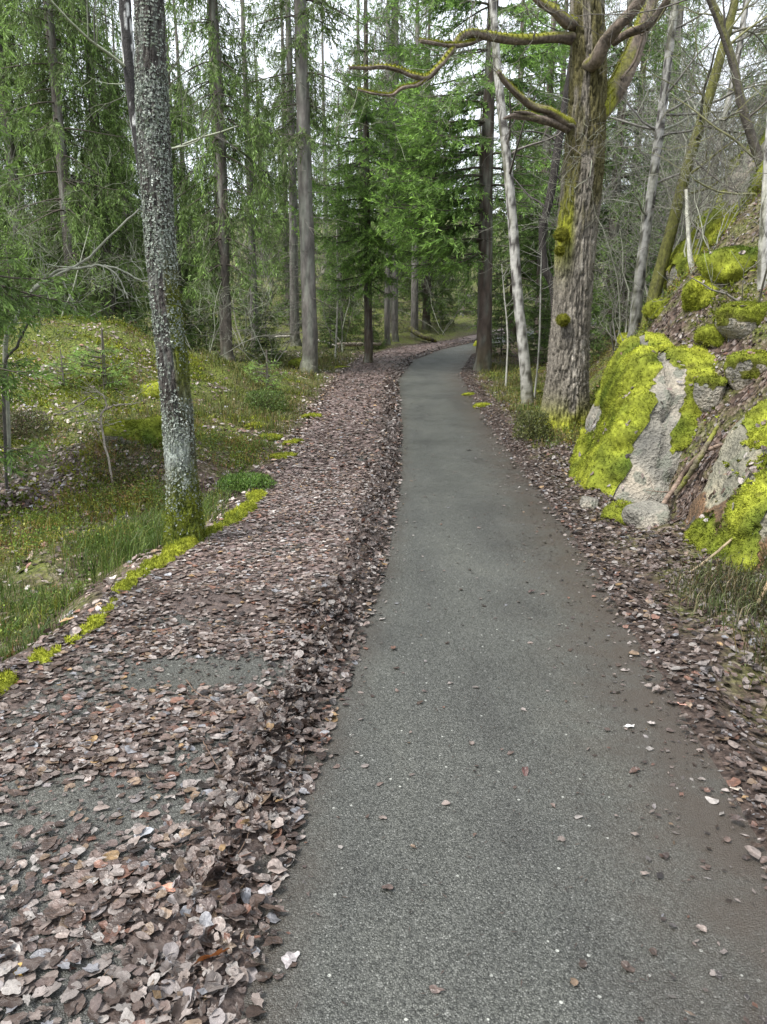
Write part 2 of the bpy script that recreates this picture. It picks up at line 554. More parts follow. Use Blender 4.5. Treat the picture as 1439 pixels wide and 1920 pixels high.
def moss_amount(x, y):
    u, w = xm(y) - x, x - xr(y)
    m = .15 + .55 * sstep(8.5, 11, y) * sstep(.1, 1, u) + .45 * sstep(10, 12, y) * sstep(.3, 1., w) * (1 - sstep(17, 20, y))
    m = m + .30 * np.exp(-(((x + 6.2) / 3.6) ** 2 + ((y - 14) / 4) ** 2))
    m = m + .35 * sstep(.4, 1, u) * (1 - sstep(6.5, 8, y)) - .35 * np.exp(-(((x + 3.9) / 1.6) ** 2 + ((y - 8.2) / 1.3) ** 2))
    m = m + .25 * sstep(1.5, 3, w) * (y < 16) + .2 * fbm(x * .6, y * .6, 9, 3)
    return np.clip(m, 0, 1)

X, Y = np.meshgrid(gx, gy)
Z = HT(X, Y)
u_, w_ = xm(Y) - X, X - xr(Y)
dirt = np.clip((1 - sstep(.12, .5, w_ + .12 * fbm(X * 3, Y * 3, 4, 3))) * (w_ > -.5) + (1 - sstep(.05, .35, u_)) * (u_ > -.5), 0, 1) * (1 - sstep(24, 34, Y))
C = np.stack([moss_amount(X, Y), np.zeros_like(X), dirt], -1).reshape(-1, 3)
b = Buf()
nx, ny = len(gx), len(gy)
ii = (np.arange(ny - 1)[:, None] * nx + np.arange(nx - 1)[None]).ravel()
b.add(np.stack([X, Y, Z], -1).reshape(-1, 3), np.stack([ii, ii + 1, ii + nx + 1, ii + nx], -1), C)
link('ground', b.mesh('ground', M_GROUND), kind='structure')

def ribbon(name, mat, ys, nu, fx0, fx1, fz, fc, kind):
    s = np.linspace(0, 1, nu)
    Yg = np.repeat(ys[:, None], nu, 1)
    Xg = fx0(Yg) * (1 - s) + fx1(Yg) * s
    Zg = fz(Xg, Yg)
    i = (np.arange(len(ys) - 1)[:, None] * nu + np.arange(nu - 1)[None]).ravel()
    b = Buf()
    b.add(np.stack([Xg, Yg, Zg], -1).reshape(-1, 3), np.stack([i, i + 1, i + nu + 1, i + nu], -1), fc(Xg, Yg).reshape(-1, 3))
    return link(name, b.mesh(name, mat), kind=kind)

def path_dirt(x, y):
    w = xr(y) - x
    l = x - xl(y)
    d = np.maximum(1.05 * (1 - sstep(-.05, 1.0, w)), .8 * (1 - sstep(0, .28, l)) * (l > -.3))
    d = np.maximum(d, .35 * (l < -.3))
    return np.stack([d, d, d], -1)
ribbon('asphalt_path', M_ASPHALT, axis([(-6, 16, 180), (16, 60, 90)]), 40, lambda y: xm(y) - .10, lambda y: xr(y) + .12,
       lambda x, y: hp(y) + .004 * fbm(x * 1.5, y * 1.5, 3, 2), path_dirt, 'structure')

PATCH = unproj(370, 1262, lambda x, y: hp(y))

def bed(x, y):
    """height of the leaf drift above the asphalt (negative: no bed there)"""
    l = xl(y) - x                                   # distance into the drift from its edge
    n = fbm(x * 4, y * 4, 7, 3)
    wob = .06 * fbm(x * .3, y * 2.2, 2, 3)
    ridge = (.058 - .018 * sstep(5, 14, y)) * (.75 + .7 * fbm(x * .2, y * 1.1, 14, 2) * 2) * np.exp(-((l - .17 + wob) / .13) ** 2) * (1 + .9 * n)
    full = .018 * sstep(4.05, 4.5, y + .25 * n) + .02 * n * sstep(4.05, 4.5, y)
    lump = .06 * np.exp(-((y - 4.4 - .15 * (l - .7)) / .2) ** 2) * sstep(.1, .3, l) * sstep(1.5, 1.1, l)
    pt = np.exp(-(((x - PATCH[0]) / .52) ** 2 + ((y - PATCH[1]) / .2) ** 2))
    near = .022 * sstep(-.12, .12, fbm(x * 2.6, y * 2.6, 12, 3) + .25 * n - 1.2 * pt) * (1 - sstep(4.1, 4.5, y))
    edge_moss = .02 * np.exp(-((x - xm(y) - .1) / .18) ** 2)
    z = ridge + full + lump + near + edge_moss - .012
    return z - .2 * sstep(.015, -.03, l + wob * .5)
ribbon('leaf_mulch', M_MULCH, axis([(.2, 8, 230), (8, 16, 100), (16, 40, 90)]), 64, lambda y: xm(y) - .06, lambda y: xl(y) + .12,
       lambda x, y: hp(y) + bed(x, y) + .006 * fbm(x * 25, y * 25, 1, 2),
       lambda x, y: (np.stack([.060 + 0 * x, .044 + 0 * x, .038 + 0 * x], -1) + np.array([.085, .064, .062]) * (sstep(4.2, 5.5, y) * sstep(.25, .5, xl(y) - x))[..., None]) * (.75 + .5 * (fbm(x * 9, y * 9, 3, 2)[..., None] + .5)), 'stuff')  # farther bed paler: trodden leaves, with their wet sheen put into the colour

def bedz(x, y):
    return hp(y) + np.maximum(bed(x, y), 0)

# -------- leaf shapes
def leaf_shape(seed, n, lobes, asp, curl, rag=.05, rings=1):
    """a fallen leaf lying along x: pointed tip, ragged or lobed margin, curled blade"""
    r = np.random.default_rng(seed)
    th = np.arange(n) / n * 2 * np.pi
    c1, c2, p1, p2 = r.uniform(.02, .09), r.uniform(.02, .07), r.uniform(0, 6.28), r.uniform(0, 6.28)
    rad = 1 + c1 * np.cos(2 * th + p1) + c2 * np.cos(3 * th + p2)
    if lobes:
        rad = rad * (.86 + .14 * np.cos(th * lobes + .3))
    rad = rad * (1 + r.normal(0, rag, n))
    x, y = np.cos(th) * rad * .5, np.sin(th) * rad * .5 * asp * (1 - .25 * np.cos(th))
    x = x + .10 * np.maximum(np.cos(th), 0) ** 8
    if r.uniform() < .3:                                   # a torn piece
        k = int(r.integers(n)); x[k] *= .55; y[k] *= .55
    V = [np.array([[0, 0, 0]])]
    ph = r.uniform(0, 6.28, 2)
    tilt = r.normal(0, .3)
    def zz(x, y):
        return curl * (y * 2) ** 2 * .35 + curl * tilt * x + .045 * np.sin(x * 9 + ph[0]) * np.sin(y * 8 + ph[1]) + .06 * np.abs(y)
    for k in range(rings, 0, -1):
        f = k / rings
        V.insert(1, np.stack([x * f, y * f, zz(x * f, y * f)], -1))
    V = np.vstack(V)
    F = [[0, 1 + i, 1 + (i + 1) % n] for i in range(n)]
    for k in range(rings - 1):
        a, c = 1 + k * n, 1 + (k + 1) * n
        for i in range(n):
            j = (i + 1) % n
            F += [[a + i, c + i, c + j], [a + i, c + j, a + j]]
    return V, np.array(F)

LOW = [leaf_shape(k, 6, 0, .8, [.3, -.2, .4, -.1][k % 4], .12) for k in range(4)]
MID = [leaf_shape(20 + k, 11, [0, 0, 5, 0, 6][k % 5], [.85, .7, .72, .95, .6][k % 5], [.3, -.25, .5, .1, -.1][k % 5], .12) for k in range(12)]

PAL = np.array([[.150, .108, .096], [.24, .195, .18], [.085, .058, .048], [.29, .25, .24], [.052, .034, .028], [.35, .32, .31],
                [.19, .10, .075], [.22, .155, .11], [.12, .088, .082], [.24, .215, .22], [.03, .022, .02], [.34, .22, .11], [.26, .26, .29]])
PALW = np.array([.17, .16, .14, .10, .12, .06, .05, .05, .07, .03, .03, .007, .02])

def leaf_cols(n, r, pale=0.):
    c = PAL[r.choice(len(PAL), n, p=PALW / PALW.sum())] * r.uniform(.7, 1.3, (n, 1)) * np.array([.64, .645, .62])
    return c * (1 + pale)

def pick(n, x0, x1, y0, y1, dens, dmax, r):
    x, y = r.uniform(x0, x1, n), r.uniform(y0, y1, n)
    k = r.uniform(0, dmax, n) < dens(x, y)
    return x[k], y[k]

def lay_leaves(buf, x, y, zf, nf, r, size, tilt, lift, shapes, pale=0., cols=None):
    n = len(x)
    z = zf(x, y) + r.uniform(.004, 1, n) * lift + .003
    Nn = nrm((nf(x, y) if nf else np.tile([0., 0, 1], (n, 1))) + r.normal(0, 1, (n, 3)) * np.asarray(tilt).reshape(-1, 1))
    Nn[:, 2] = np.abs(Nn[:, 2])
    M = rot_to(Nn, r.uniform(0, 6.283, n))
    S = size * np.minimum(r.lognormal(0, .28, n), 1.5)
    T = np.stack([x, y, z + np.abs(1 - Nn[:, 2]) * S * .25], -1)
    C = leaf_cols(n, r, pale) if cols is None else cols
    which = r.integers(0, 60, n)
    far = y > 6.5
    for k, (V, F) in enumerate(shapes + LOW):
        s = (which % len(shapes) == k) & ~far if k < len(shapes) else (which % len(LOW) == k - len(shapes)) & far
        if s.any():
            scatter(buf, V, F, M[s], S[s], T[s], C[s])
    return T, M, S

r = np.random.default_rng(11)
NEAR_Y = 2.2            # leaves closer than this are separate objects
litter = Buf()

def strip_density(x, y):
    l = xl(y) - x
    e = x - xm(y)
    inside = (l > -.03) & (e > -.12)
    pn = fbm(x * 2.6, y * 2.6, 12, 3)
    near = 1500 * np.clip(.80 + 1.3 * pn, .15, 1.15)
    pt = np.exp(-(((x - PATCH[0]) / .48) ** 2 + ((y - PATCH[1]) / .17) ** 2))
    near = near * (1 - .97 * np.clip(pt * 1.7, 0, 1))
    rdg = np.exp(-((l - .17) / .17) ** 2)
    d = np.where(y < 4.25, np.maximum(near, 1700 * rdg), 900 * np.clip(1.3 - .035 * y, .35, 1.) * (.8 + .5 * pn))
    return d * inside * (1 - sstep(30, 36, y))

x, y = pick(180000, -3.8, 4.2, .4, 9, strip_density, 1800, r)
l = xl(y) - x
rd = np.exp(-((l - .17) / .16) ** 2)
keep = y > NEAR_Y
lay_leaves(litter, x[keep], y[keep], bedz, None, r, .036, (.09 + .42 * rd)[keep], .022 * (.4 + rd[keep]), MID, cols=leaf_cols(keep.sum(), r) * (1 - .4 * rd[keep] + .45 * (sstep(4.3, 5.5, y) * (1 - rd))[keep])[:, None])  # leaves past the near drift lightened: trodden, plus sheen painted into the tint
nearx, neary, nearl = x[~keep], y[~keep], l[~keep]
x, y = pick(120000, -1.6, 5.2, 9, 32, strip_density, 1100, r)
rd = np.exp(-((xl(y) - x - .15) / .2) ** 2)
lay_leaves(litter, x, y, bedz, None, r, .050, .08 + .35 * rd, .022, LOW, cols=leaf_cols(len(x), r) * (1.5 - .75 * rd)[:, None])  # far strip tint raised the same way, sheen included in the colour

# right verge and bank
def verge_density(x, y):
    w = x - xr(y)
    pn = fbm(x * 1.6, y * 1.6, 31, 3)
    d = 620 * sstep(-.16, .12, w + .1 * pn) * (1 - sstep(.8, 1.8, w)) + (260 + 260 * pn) * sstep(.8, 1.5, w) * (1 - sstep(3.8, 5, w))
    d = d * (1 - .7 * sstep(10, 12, y) * sstep(.5, .9, w)) * np.clip(1.35 - .045 * y, .3, 1)
    return d
x, y = pick(110000, .6, 7.0, 1.0, 24, verge_density, 640, r)
g = np.maximum(HT(x, y), np.where(x < xr(y) + .1, hp(y), -9))
w = x - xr(y)
lay_leaves(litter, x, y, lambda a, c: np.maximum(HT(a, c), np.where(a < xr(c) + .1, hp(c), -9)), HN, r, .036, .2 + .14 * (w > .4), .025, MID, pale=-.12)

# broken leaf crumbs: along the drift ridge, between the leaves and on the trodden verge
crumb = Buf()
def crumb_density(x, y):
    l, w, e = xl(y) - x, x - xr(y), x - xm(y)
    d = 2600 * np.exp(-((l - .13) / .13) ** 2) + 700 * (l > 0) * (e > -.1) + 1500 * np.exp(-((w - .12) / .16) ** 2) + 220 * np.exp(-((w + .22) / .22) ** 2)
    return d * np.clip(1.25 - .06 * y, .2, 1) * (1 + .8 * fbm(x * 4, y * 4, 17, 2))
x, y = pick(260000, -3.6, 3.6, 1.2, 12, crumb_density, 3400, r)
n = len(x)
rdg = np.exp(-((xl(y) - x - .13) / .14) ** 2)
z = np.maximum(np.maximum(bedz(x, y), HT(x, y)), hp(y)) + r.uniform(.002, .012, n) + r.uniform(0, .03, n) * rdg
d_ = nrm(np.stack([r.normal(0, 1, n), r.normal(0, 1, n), r.normal(0, .12, n) + .5 * rdg * r.normal(0, 1, n)], -1))
ln_ = r.uniform(.008, .034, n)
wv_ = nrm(np.cross(d_, np.stack([r.normal(0, .3, n), r.normal(0, .3, n), np.ones(n)], -1)))
V, F = diamonds(np.stack([x, y, z], -1), d_, ln_, ln_ * r.uniform(.12, .4, n), wv_)
crumb.add(V, F, np.repeat(leaf_cols(n, r) * r.uniform(.35, .9, (n, 1)), 4, 0))
link('leaf_crumbs', crumb.mesh('leaf_crumbs', M_LEAF, False), kind='stuff')
print('crumbs', n)

# forest floor to the left
def floor_density(x, y):
    u = xm(y) - x
    pn = fbm(x * .9, y * .9, 41, 3)
    d = 520 * np.exp(-(((x + 3.7) / 1.7) ** 2 + ((y - 8.1) / 1.1) ** 2)) + (420 + 500 * sstep(8.5, 10, y)) * np.clip(pn + .10, 0, 1) + 230 * (1 - sstep(.1, .6, u)) + 60
    return d * (u > -.05) * np.clip(1.3 - .035 * y, .25, 1)
x, y = pick(150000, -9, 1.5, 2.2, 26, floor_density, 900, r)
lay_leaves(litter, x, y, HT, HN, r, .050, .28, .03, MID, pale=.85)

# crumbs and small leaves on the open asphalt
def open_density(x, y):
    l, w = x - xl(y), xr(y) - x
    return (14 + 60 * np.exp(-l / .12) + 90 * np.exp(-w / .2)) * (l > 0) * (w > 0)
x, y = pick(9000, -1.2, 3.2, 1.2, 16, open_density, 140, r)
lay_leaves(litter, x, y, lambda a, c: hp(c) + .002, None, r, .022, .12, .003, MID)
link('leaf_litter', litter.mesh('leaf_litter', M_LEAF, smooth=False), kind='stuff')

# needles and twig crumbs on the asphalt
db = Buf()
x, y = pick(9000, -1.2, 3.2, 1.2, 10, lambda a, c: 170 * (a > xl(c)) * (a < xr(c)) * np.clip(.6 + fbm(a * 2, c * 2, 3, 2), .1, 1), 240, r)
n = len(x)
a_ = r.uniform(0, 6.28, n)
d_ = np.stack([np.cos(a_), np.sin(a_), r.normal(0, .05, n)], -1)
V, F = diamonds(np.stack([x, y, hp(y) + .007], -1), d_, r.uniform(.006, .03, n), r.uniform(.001, .003, n), np.stack([-d_[:, 1], d_[:, 0], 0 * x], -1))
db.add(V, F, np.repeat(np.array([[.03, .022, .018]]) * r.uniform(.5, 2, (n, 1)), 4, 0))
link('needle_crumbs', db.mesh('needle_crumbs', M_LEAF, False), kind='stuff')

# separate leaves nearest the camera
order = np.argsort(neary)
vis = []
for i in order:
    px, py = proj((nearx[i], neary[i], .02))
    if -25 < px < 1465 and py < 1950:
        vis.append(i)
vis = np.array(vis)
HI = []
for k in range(24):
    V, F = leaf_shape(60 + k, 26, [0, 0, 6, 0, 0, 7, 0][k % 7], [.86, .74, .66, .95, .8, .6, .9][k % 7], [.25, -.2, .45, .1, -.1, .2, .6][k % 7], .05, rings=2)
    b = Buf()
    c = leaf_cols(1, r, .1)[0]
    jit = r.uniform(.8, 1.2, (len(V), 1))
    b.add(V, F, c * jit)
    lum = float(c.mean())
    HI.append((b.mesh('fallen_leaf', M_LEAF, True), 'reddish brown' if c[0] > 1.65 * c[2] else 'pale grey' if lum > .19 else 'dark brown' if lum < .075 else 'grey brown'))
n_single = min(len(vis), 285)
sel = vis[:n_single]
rest = np.setdiff1d(np.arange(len(nearx)), sel)
print('near leaves', len(vis), 'single', n_single)
rdn = np.exp(-((nearl - .17) / .16) ** 2)
for i in sel:
    N1 = nrm(np.array([[0, 0, 1.]]) + r.normal(0, 1, (1, 3)) * (.09 + .38 * rdn[i]))
    N1[:, 2] = abs(N1[:, 2])
    Mx = rot_to(N1, r.uniform(0, 6.28, 1))[0]
    s = .037 * min(r.lognormal(0, .27), 1.45)
    z = float(bedz(nearx[i], neary[i])) + .004 + r.uniform(0, .022) + s * .3 * (1 - N1[0, 2])
    me, tone = HI[int(r.integers(len(HI)))]
    o = bpy.data.objects.new('fallen_leaf', me)
    COL.objects.link(o)
    o.matrix_world = Matrix.Translation((nearx[i], neary[i], z)) @ Matrix(Mx.tolist()).to_4x4() @ Matrix.Scale(s, 4)
    place = 'on the near drift ridge beside the bare asphalt' if nearl[i] < .38 else 'in the flat leaf cover at the lower left'
    tag(o, tone + ' fallen leaf ' + place, 'leaf', tone + ' leaves ' + place)
rb = Buf()
lay_leaves(rb, nearx[rest], neary[rest], bedz, None, r, .036, .1 + .4 * rdn[rest], .03 * (.5 + rdn[rest]), MID)
link('drift_leaves', rb.mesh('drift_leaves', M_LEAF, False), kind='stuff')

def one_leaf(px, py, s, col, label, lobes=0, curl=.3, asp=.8, stand=0., n=26):
    P = unproj(px, py, lambda a, c: hp(c) + np.where(a < xl(c), np.maximum(bed(a, c), 0), 0))
    V, F = leaf_shape(int(px + py), n, lobes, asp, curl, .04, rings=2)
    b = Buf()
    b.add(V * s, F, np.array(col) * np.random.default_rng(int(px)).uniform(.85, 1.15, (len(V), 1)))
    o = link('fallen_leaf', b.mesh('fallen_leaf', M_LEAF, False), label=label, cat='leaf')
    o.location = (P[0], P[1], P[2] + .012 + stand * s * .4)
    o.rotation_euler = (stand * 1.1, .1, px * .7)
    return o
one_leaf(400, 1820, .10, (.30, .10, .025), 'orange brown oak leaf standing up in the drift near the bottom edge', 6, .6, .55, .8)
one_leaf(42, 1832, .075, (.50, .33, .10), 'yellow tan leaf at the lower left corner', 0, .3, .7)
one_leaf(318, 1672, .06, (.42, .22, .16), 'small pinkish orange leaf in the left drift')
one_leaf(545, 1805, .06, (.26, .24, .24), 'pale grey ragged leaf on asphalt just beside the drift edge', 5, .2, .75)
one_leaf(500, 1680, .066, (.27, .25, .25), 'large pale grey leaf hanging over the drift edge', 5, .3, .75)
one_leaf(270, 1568, .06, (.26, .27, .29), 'bluish grey rounded leaf in the middle of the left drift', 0, .4, .75)
one_leaf(450, 1562, .058, (.27, .22, .19), 'light brown rounded serrated leaf on top of the drift ridge', 0, .2, .8)
one_leaf(1222, 1360, .05, (.40, .36, .34), 'pale lobed leaf lying alone on the right of the asphalt', 6, .3, .6)
one_leaf(1278, 1324, .045, (.50, .30, .24), 'salmon pink leaf at the right edge of the asphalt', 0, .2, .6)
one_leaf(1180, 1366, .05, (.55, .54, .52), 'small white torn leaf lying on the right of the asphalt', 5, .4, .5)
one_leaf(1382, 1484, .05, (.45, .40, .34), 'cream leaf at the right verge near the frame edge', 0, .2, .6)
one_leaf(985, 1452, .04, (.075, .035, .03), 'curled dark red brown leaf in the middle of the asphalt', 0, 1.1, .6)
one_leaf(1190, 1450, .045, (.08, .05, .04), 'curled dark leaf on the right half of the asphalt', 0, 1.1, .6)
one_leaf(997, 1112, .05, (.05, .03, .025), 'small dark curled leaf on the asphalt far ahead of the others', 0, 1.2, .6)
one_leaf(880, 845, .10, (.05, .04, .035), 'dark flat leaf clump far along the asphalt', 5, .3, .6)
one_leaf(738, 1218, .06, (.14, .08, .06), 'brown leaf scrap beside the drift on the asphalt', 5, .6, .6)
#%%PART3
# ------------------------------------------------------------------ tree generators
def lerp3(a, c, t):
    return np.asarray(a) * (1 - t)[:, None] + np.asarray(c) * t[:, None]

def bark_cyl(P, R, sides, rings, ridge, kt, kh, seed, colf, flare=0., flare_n=5, lump=.04):
    """a trunk along the spline P with radius R and furrowed relief; colf(theta, height, relief, n) -> colours"""
    S = spline(np.column_stack([P, R]), rings)
    C, Rr = S[:, :3], S[:, 3]
    T, A, B = frames(C)
    th = np.arange(sides) / sides * 2 * np.pi
    hgt = np.concatenate([[0], np.cumsum(np.linalg.norm(np.diff(C, axis=0), axis=1))])
    TH, HH = np.meshgrid(th, hgt)
    cx_, sy_ = np.cos(TH), np.sin(TH)
    warp = .6 * fbm(cx_ * 2 + seed, sy_ * 2, HH * 1.5, 2)
    n1 = np.clip(np.abs(fbm(cx_ * kt + warp, sy_ * kt + warp, HH * kh + seed, 3)) * 5.5, 0, 1) * 2 - 1      # plates parted by narrow furrows; the bark colours darken in them too
    n2 = fbm(cx_ * 1.3, sy_ * 1.3, HH * .9 + seed * 3, 3)
    Rv = Rr[:, None] * (1 + lump * 2.2 * n2) + ridge * n1
    if flare:
        Rv = Rv * (1 + flare * np.exp(-HH / .28) * (1 + .55 * np.sin(TH * flare_n + seed)))
    V = C[:, None] + Rv[..., None] * (cx_[..., None] * A[:, None] + sy_[..., None] * B[:, None])
    nrmv = cx_[..., None] * A[:, None] + sy_[..., None] * B[:, None]
    i = np.arange(rings - 1)[:, None] * sides
    j = np.arange(sides)[None]
    F = np.stack([i + j, i + (j + 1) % sides, i + sides + (j + 1) % sides, i + sides + j], -1).reshape(-1, 4)
    col = colf(TH, HH, n1, n2, nrmv)
    return V.reshape(-1, 3), F, col.reshape(-1, 3), nrmv.reshape(-1, 3), HH.ravel(), TH.ravel(), n1.ravel()

def spruce_trunk_col(base=(.10, .085, .075), lich=(.19, .20, .17), moss=.6):
    def f(TH, HH, n1, n2, nv):
        k = sstep(-.05, .3, fbm(np.cos(TH) * 3, np.sin(TH) * 3, HH * 2.2, 3))[..., None] * .75
        c = np.array(base) * (1 - k) + np.array(lich) * k
        m = (np.exp(-HH / .5) * moss * sstep(-.2, .2, n2 + .2))[..., None]
        return c * (1 - m) + np.array([.07, .085, .015]) * m
    return f

def spruce(seed, H, R, h0, Lmax, whorl, nb, droop, pend, n2pm, spr, fresh, olive, strand=0., top_from=12., dead=24, wid=.012, lich=60, uptip=.12, sector=None, lnk=1., bright=1., bark=(.10, .085, .075)):
    """returns buffers trunk, branches, needles, beard"""
    r = np.random.default_rng(seed)
    tb, wb_, nb_, lb = Buf(), Buf(), Buf(), Buf()
    hs = np.array([0, .3, 1.2, H * .3, H * .6, H * .85, H])
    P = np.stack([.05 * np.sin(hs * .5 + seed), .05 * np.cos(hs * .4 + seed), hs - .15], -1)
    P[:2, :2] *= .2
    V, F, Cc, *_ = bark_cyl(P, R * np.array([1.12, 1.0, .93, .74, .45, .2, .04]), 18, 90, R * .05, 3.5, 3.0, seed, spruce_trunk_col(bark), flare=.3)
    tb.add(V, F, Cc)
    hgts = []
    h = h0
    while h < H - .3:
        hgts.append(h)
        h += whorl * r.uniform(.6, 1.4) * (1 if h < top_from else 2.6)
    SB, SD, SL, SQ, SS = [], [], [], [], []     # secondary base, dir, length, freshness, sag
    for h in hgts:
        rel = (h - h0) / (H - h0)
        prof = min(1, .65 + rel * 2.5) * (1 - rel) ** .75
        for k in range(nb):
            L = Lmax * prof * r.uniform(.55, 1.12) + .15
            az = r.uniform(0, 6.283)
            if sector is not None and r.uniform() < .6:
                az = r.normal(sector, .6)
            t = np.linspace(0, 1, 8)
            dr = droop * r.uniform(.6, 1.3)
            zz = L * (.12 * t - dr * t ** 1.5 + uptip * t ** 4)
            az_t = az + r.normal(0, .12) * t
            ax = np.stack([np.cos(az_t) * L * t, np.sin(az_t) * L * t, h + zz], -1)
            V, F = tube(ax, (.011 + .007 * L) * (1 - .88 * t), 4)
            wb_.add(V, F, (.075, .062, .05))
            lo = h > top_from
            m = max(5, int(L * n2pm * (.55 if lo else 1)))
            tj = np.sort(r.uniform(.12, 1, m))
            base = np.stack([np.interp(tj, t, ax[:, q]) for q in range(3)], -1)
            ad = nrm(np.stack([np.interp(tj, t, np.gradient(ax[:, q])) for q in range(3)], -1))
            sv = nrm(np.cross(ad, [0, 0, 1.]))
            sgn = np.where(np.arange(m) % 2 == 0, 1, -1)[:, None]
            d = nrm(ad * .75 + sv * sgn * r.uniform(.5, 1., (m, 1)) + np.array([0, 0, -1.]) * pend * r.uniform(.5, 1.5, (m, 1)))
            l2 = (.10 + .34 * L * (1 - tj) ** .8 * np.minimum(1, tj * 4)) * r.uniform(.6, 1.25, m) * (1 + .3 * pend) + .06
            if strand:
                hang = r.uniform(size=m) < strand
                d[hang] = nrm(np.array([0, 0, -1.]) + r.normal(0, .12, (hang.sum(), 3)))
                l2[hang] = r.uniform(.25, .85, hang.sum())
            SB.append(base); SD.append(d); SL.append(l2); SQ.append(tj * .7 + r.uniform(0, .3, m)); SS.append(np.full(m, .15 + .3 * pend))
            # the tip of the main axis
            SB.append(ax[-2:-1]); SD.append(nrm(ax[-1:] - ax[-2:-1])); SL.append(np.array([L * .16 + .1])); SQ.append(np.array([1.])); SS.append(np.array([.1]))
    SB, SD, SL, SQ, SS = map(np.concatenate, (SB, SD, SL, SQ, SS))
    cnt = np.maximum(3, (SL * spr * np.where(SB[:, 2] > top_from, .5, 1)).astype(int))
    idx = np.repeat(np.arange(len(SB)), cnt)
    n = len(idx)
    q = r.uniform(0, 1, n)
    d0 = SD[idx]
    base = SB[idx] + d0 * (SL[idx] * q)[:, None]
    base[:, 2] -= SS[idx] * SL[idx] * q ** 2
    ddir = nrm(d0 + np.array([0, 0, -1]) * (SS[idx] * 1.6 * q)[:, None])
    side = nrm(np.cross(ddir, r.normal(0, 1, (n, 3))))
    sd = nrm(ddir * r.uniform(.5, 1.1, (n, 1)) + side * r.uniform(.2, .9, (n, 1)))
    big = np.where(base[:, 2] > top_from, 1.5, 1.)
    ln = r.uniform(.07, .18, n) * big * lnk
    wv = nrm(np.cross(sd, r.normal(0, 1, (n, 3))))
    V, F = diamonds(base, sd, ln, wid * big * r.uniform(.7, 1.3, n), wv)
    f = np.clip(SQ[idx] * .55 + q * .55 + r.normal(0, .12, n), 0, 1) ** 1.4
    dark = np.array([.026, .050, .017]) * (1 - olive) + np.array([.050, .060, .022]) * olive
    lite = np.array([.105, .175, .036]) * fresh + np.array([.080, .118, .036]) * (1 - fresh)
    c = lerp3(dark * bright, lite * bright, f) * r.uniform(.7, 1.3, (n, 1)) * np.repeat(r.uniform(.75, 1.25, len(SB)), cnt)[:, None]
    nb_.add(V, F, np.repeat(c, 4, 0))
    # thin stems of the secondaries
    V, F = diamonds(SB, SD, SL, np.full(len(SB), .005), nrm(np.cross(SD, r.normal(0, 1, SD.shape))))
    wb_.add(V, F, (.075, .06, .045))
    # dead twiggy branches on the lower trunk
    for k in range(dead):
        h = r.uniform(.8, max(1.2, h0 + 4))
        L = r.uniform(.4, 1.5)
        az = r.uniform(0, 6.283)
        t = np.linspace(0, 1, 6)
        bend = r.normal(0, .25)
        ax = np.stack([np.cos(az + bend * t) * L * t, np.sin(az + bend * t) * L * t, h + L * (-.05 * t - r.uniform(0, .45) * t ** 2)], -1)
        V, F = tube(ax, .010 * (1 - .8 * t), 3)
        gc = np.array([.12, .11, .095]) * r.uniform(.6, 1.6)
        wb_.add(V, F, gc)
        m = 9
        tj = r.uniform(.25, 1, m)
        base = np.stack([np.interp(tj, t, ax[:, q_]) for q_ in range(3)], -1)
        d = nrm(r.normal(0, .6, (m, 3)) + np.array([np.cos(az), np.sin(az), -.3]))
        V, F = diamonds(base, d, r.uniform(.1, .45, m), np.full(m, .004), nrm(np.cross(d, r.normal(0, 1, (m, 3)))))
        wb_.add(V, F, gc)
    # beard lichen
    if lich:
        pk = r.choice(len(SB), lich)
        b0 = np.repeat(SB[pk] + SD[pk] * (SL[pk] * .4)[:, None], 9, 0) + r.normal(0, .035, (lich * 9, 3))
        m = len(b0)
        d = nrm(np.array([0, 0, -1.]) + r.normal(0, .16, (m, 3)))
        V, F = diamonds(b0, d, r.uniform(.08, .38, m), r.uniform(.004, .009, m), nrm(np.cross(d, r.normal(0, 1, (m, 3)))))
        lb.add(V, F, np.repeat(np.array([[.20, .22, .14]]) * r.uniform(.6, 1.3, (m, 1)), 4, 0))
    return tb, wb_, nb_, lb

PARK = (0, 0, -500)
def proto_spruce(name, label, group, **kw):
    tb, wb_, nb_, lb = spruce(**kw)
    root = thing(name, label, 'tree', (0, 0, 0), group)
    link('trunk', tb.mesh('trunk', M_BARK), root)
    cr = link('crown', nb_.mesh('crown', M_NEEDLE, False), root)
    link('branchwork', wb_.mesh('branchwork', M_TWIG), root, kind='stuff')
    if lb.n:
        link('beard_lichen', lb.mesh('beard_lichen', M_LICHEN, False), cr, kind='stuff')
    return root

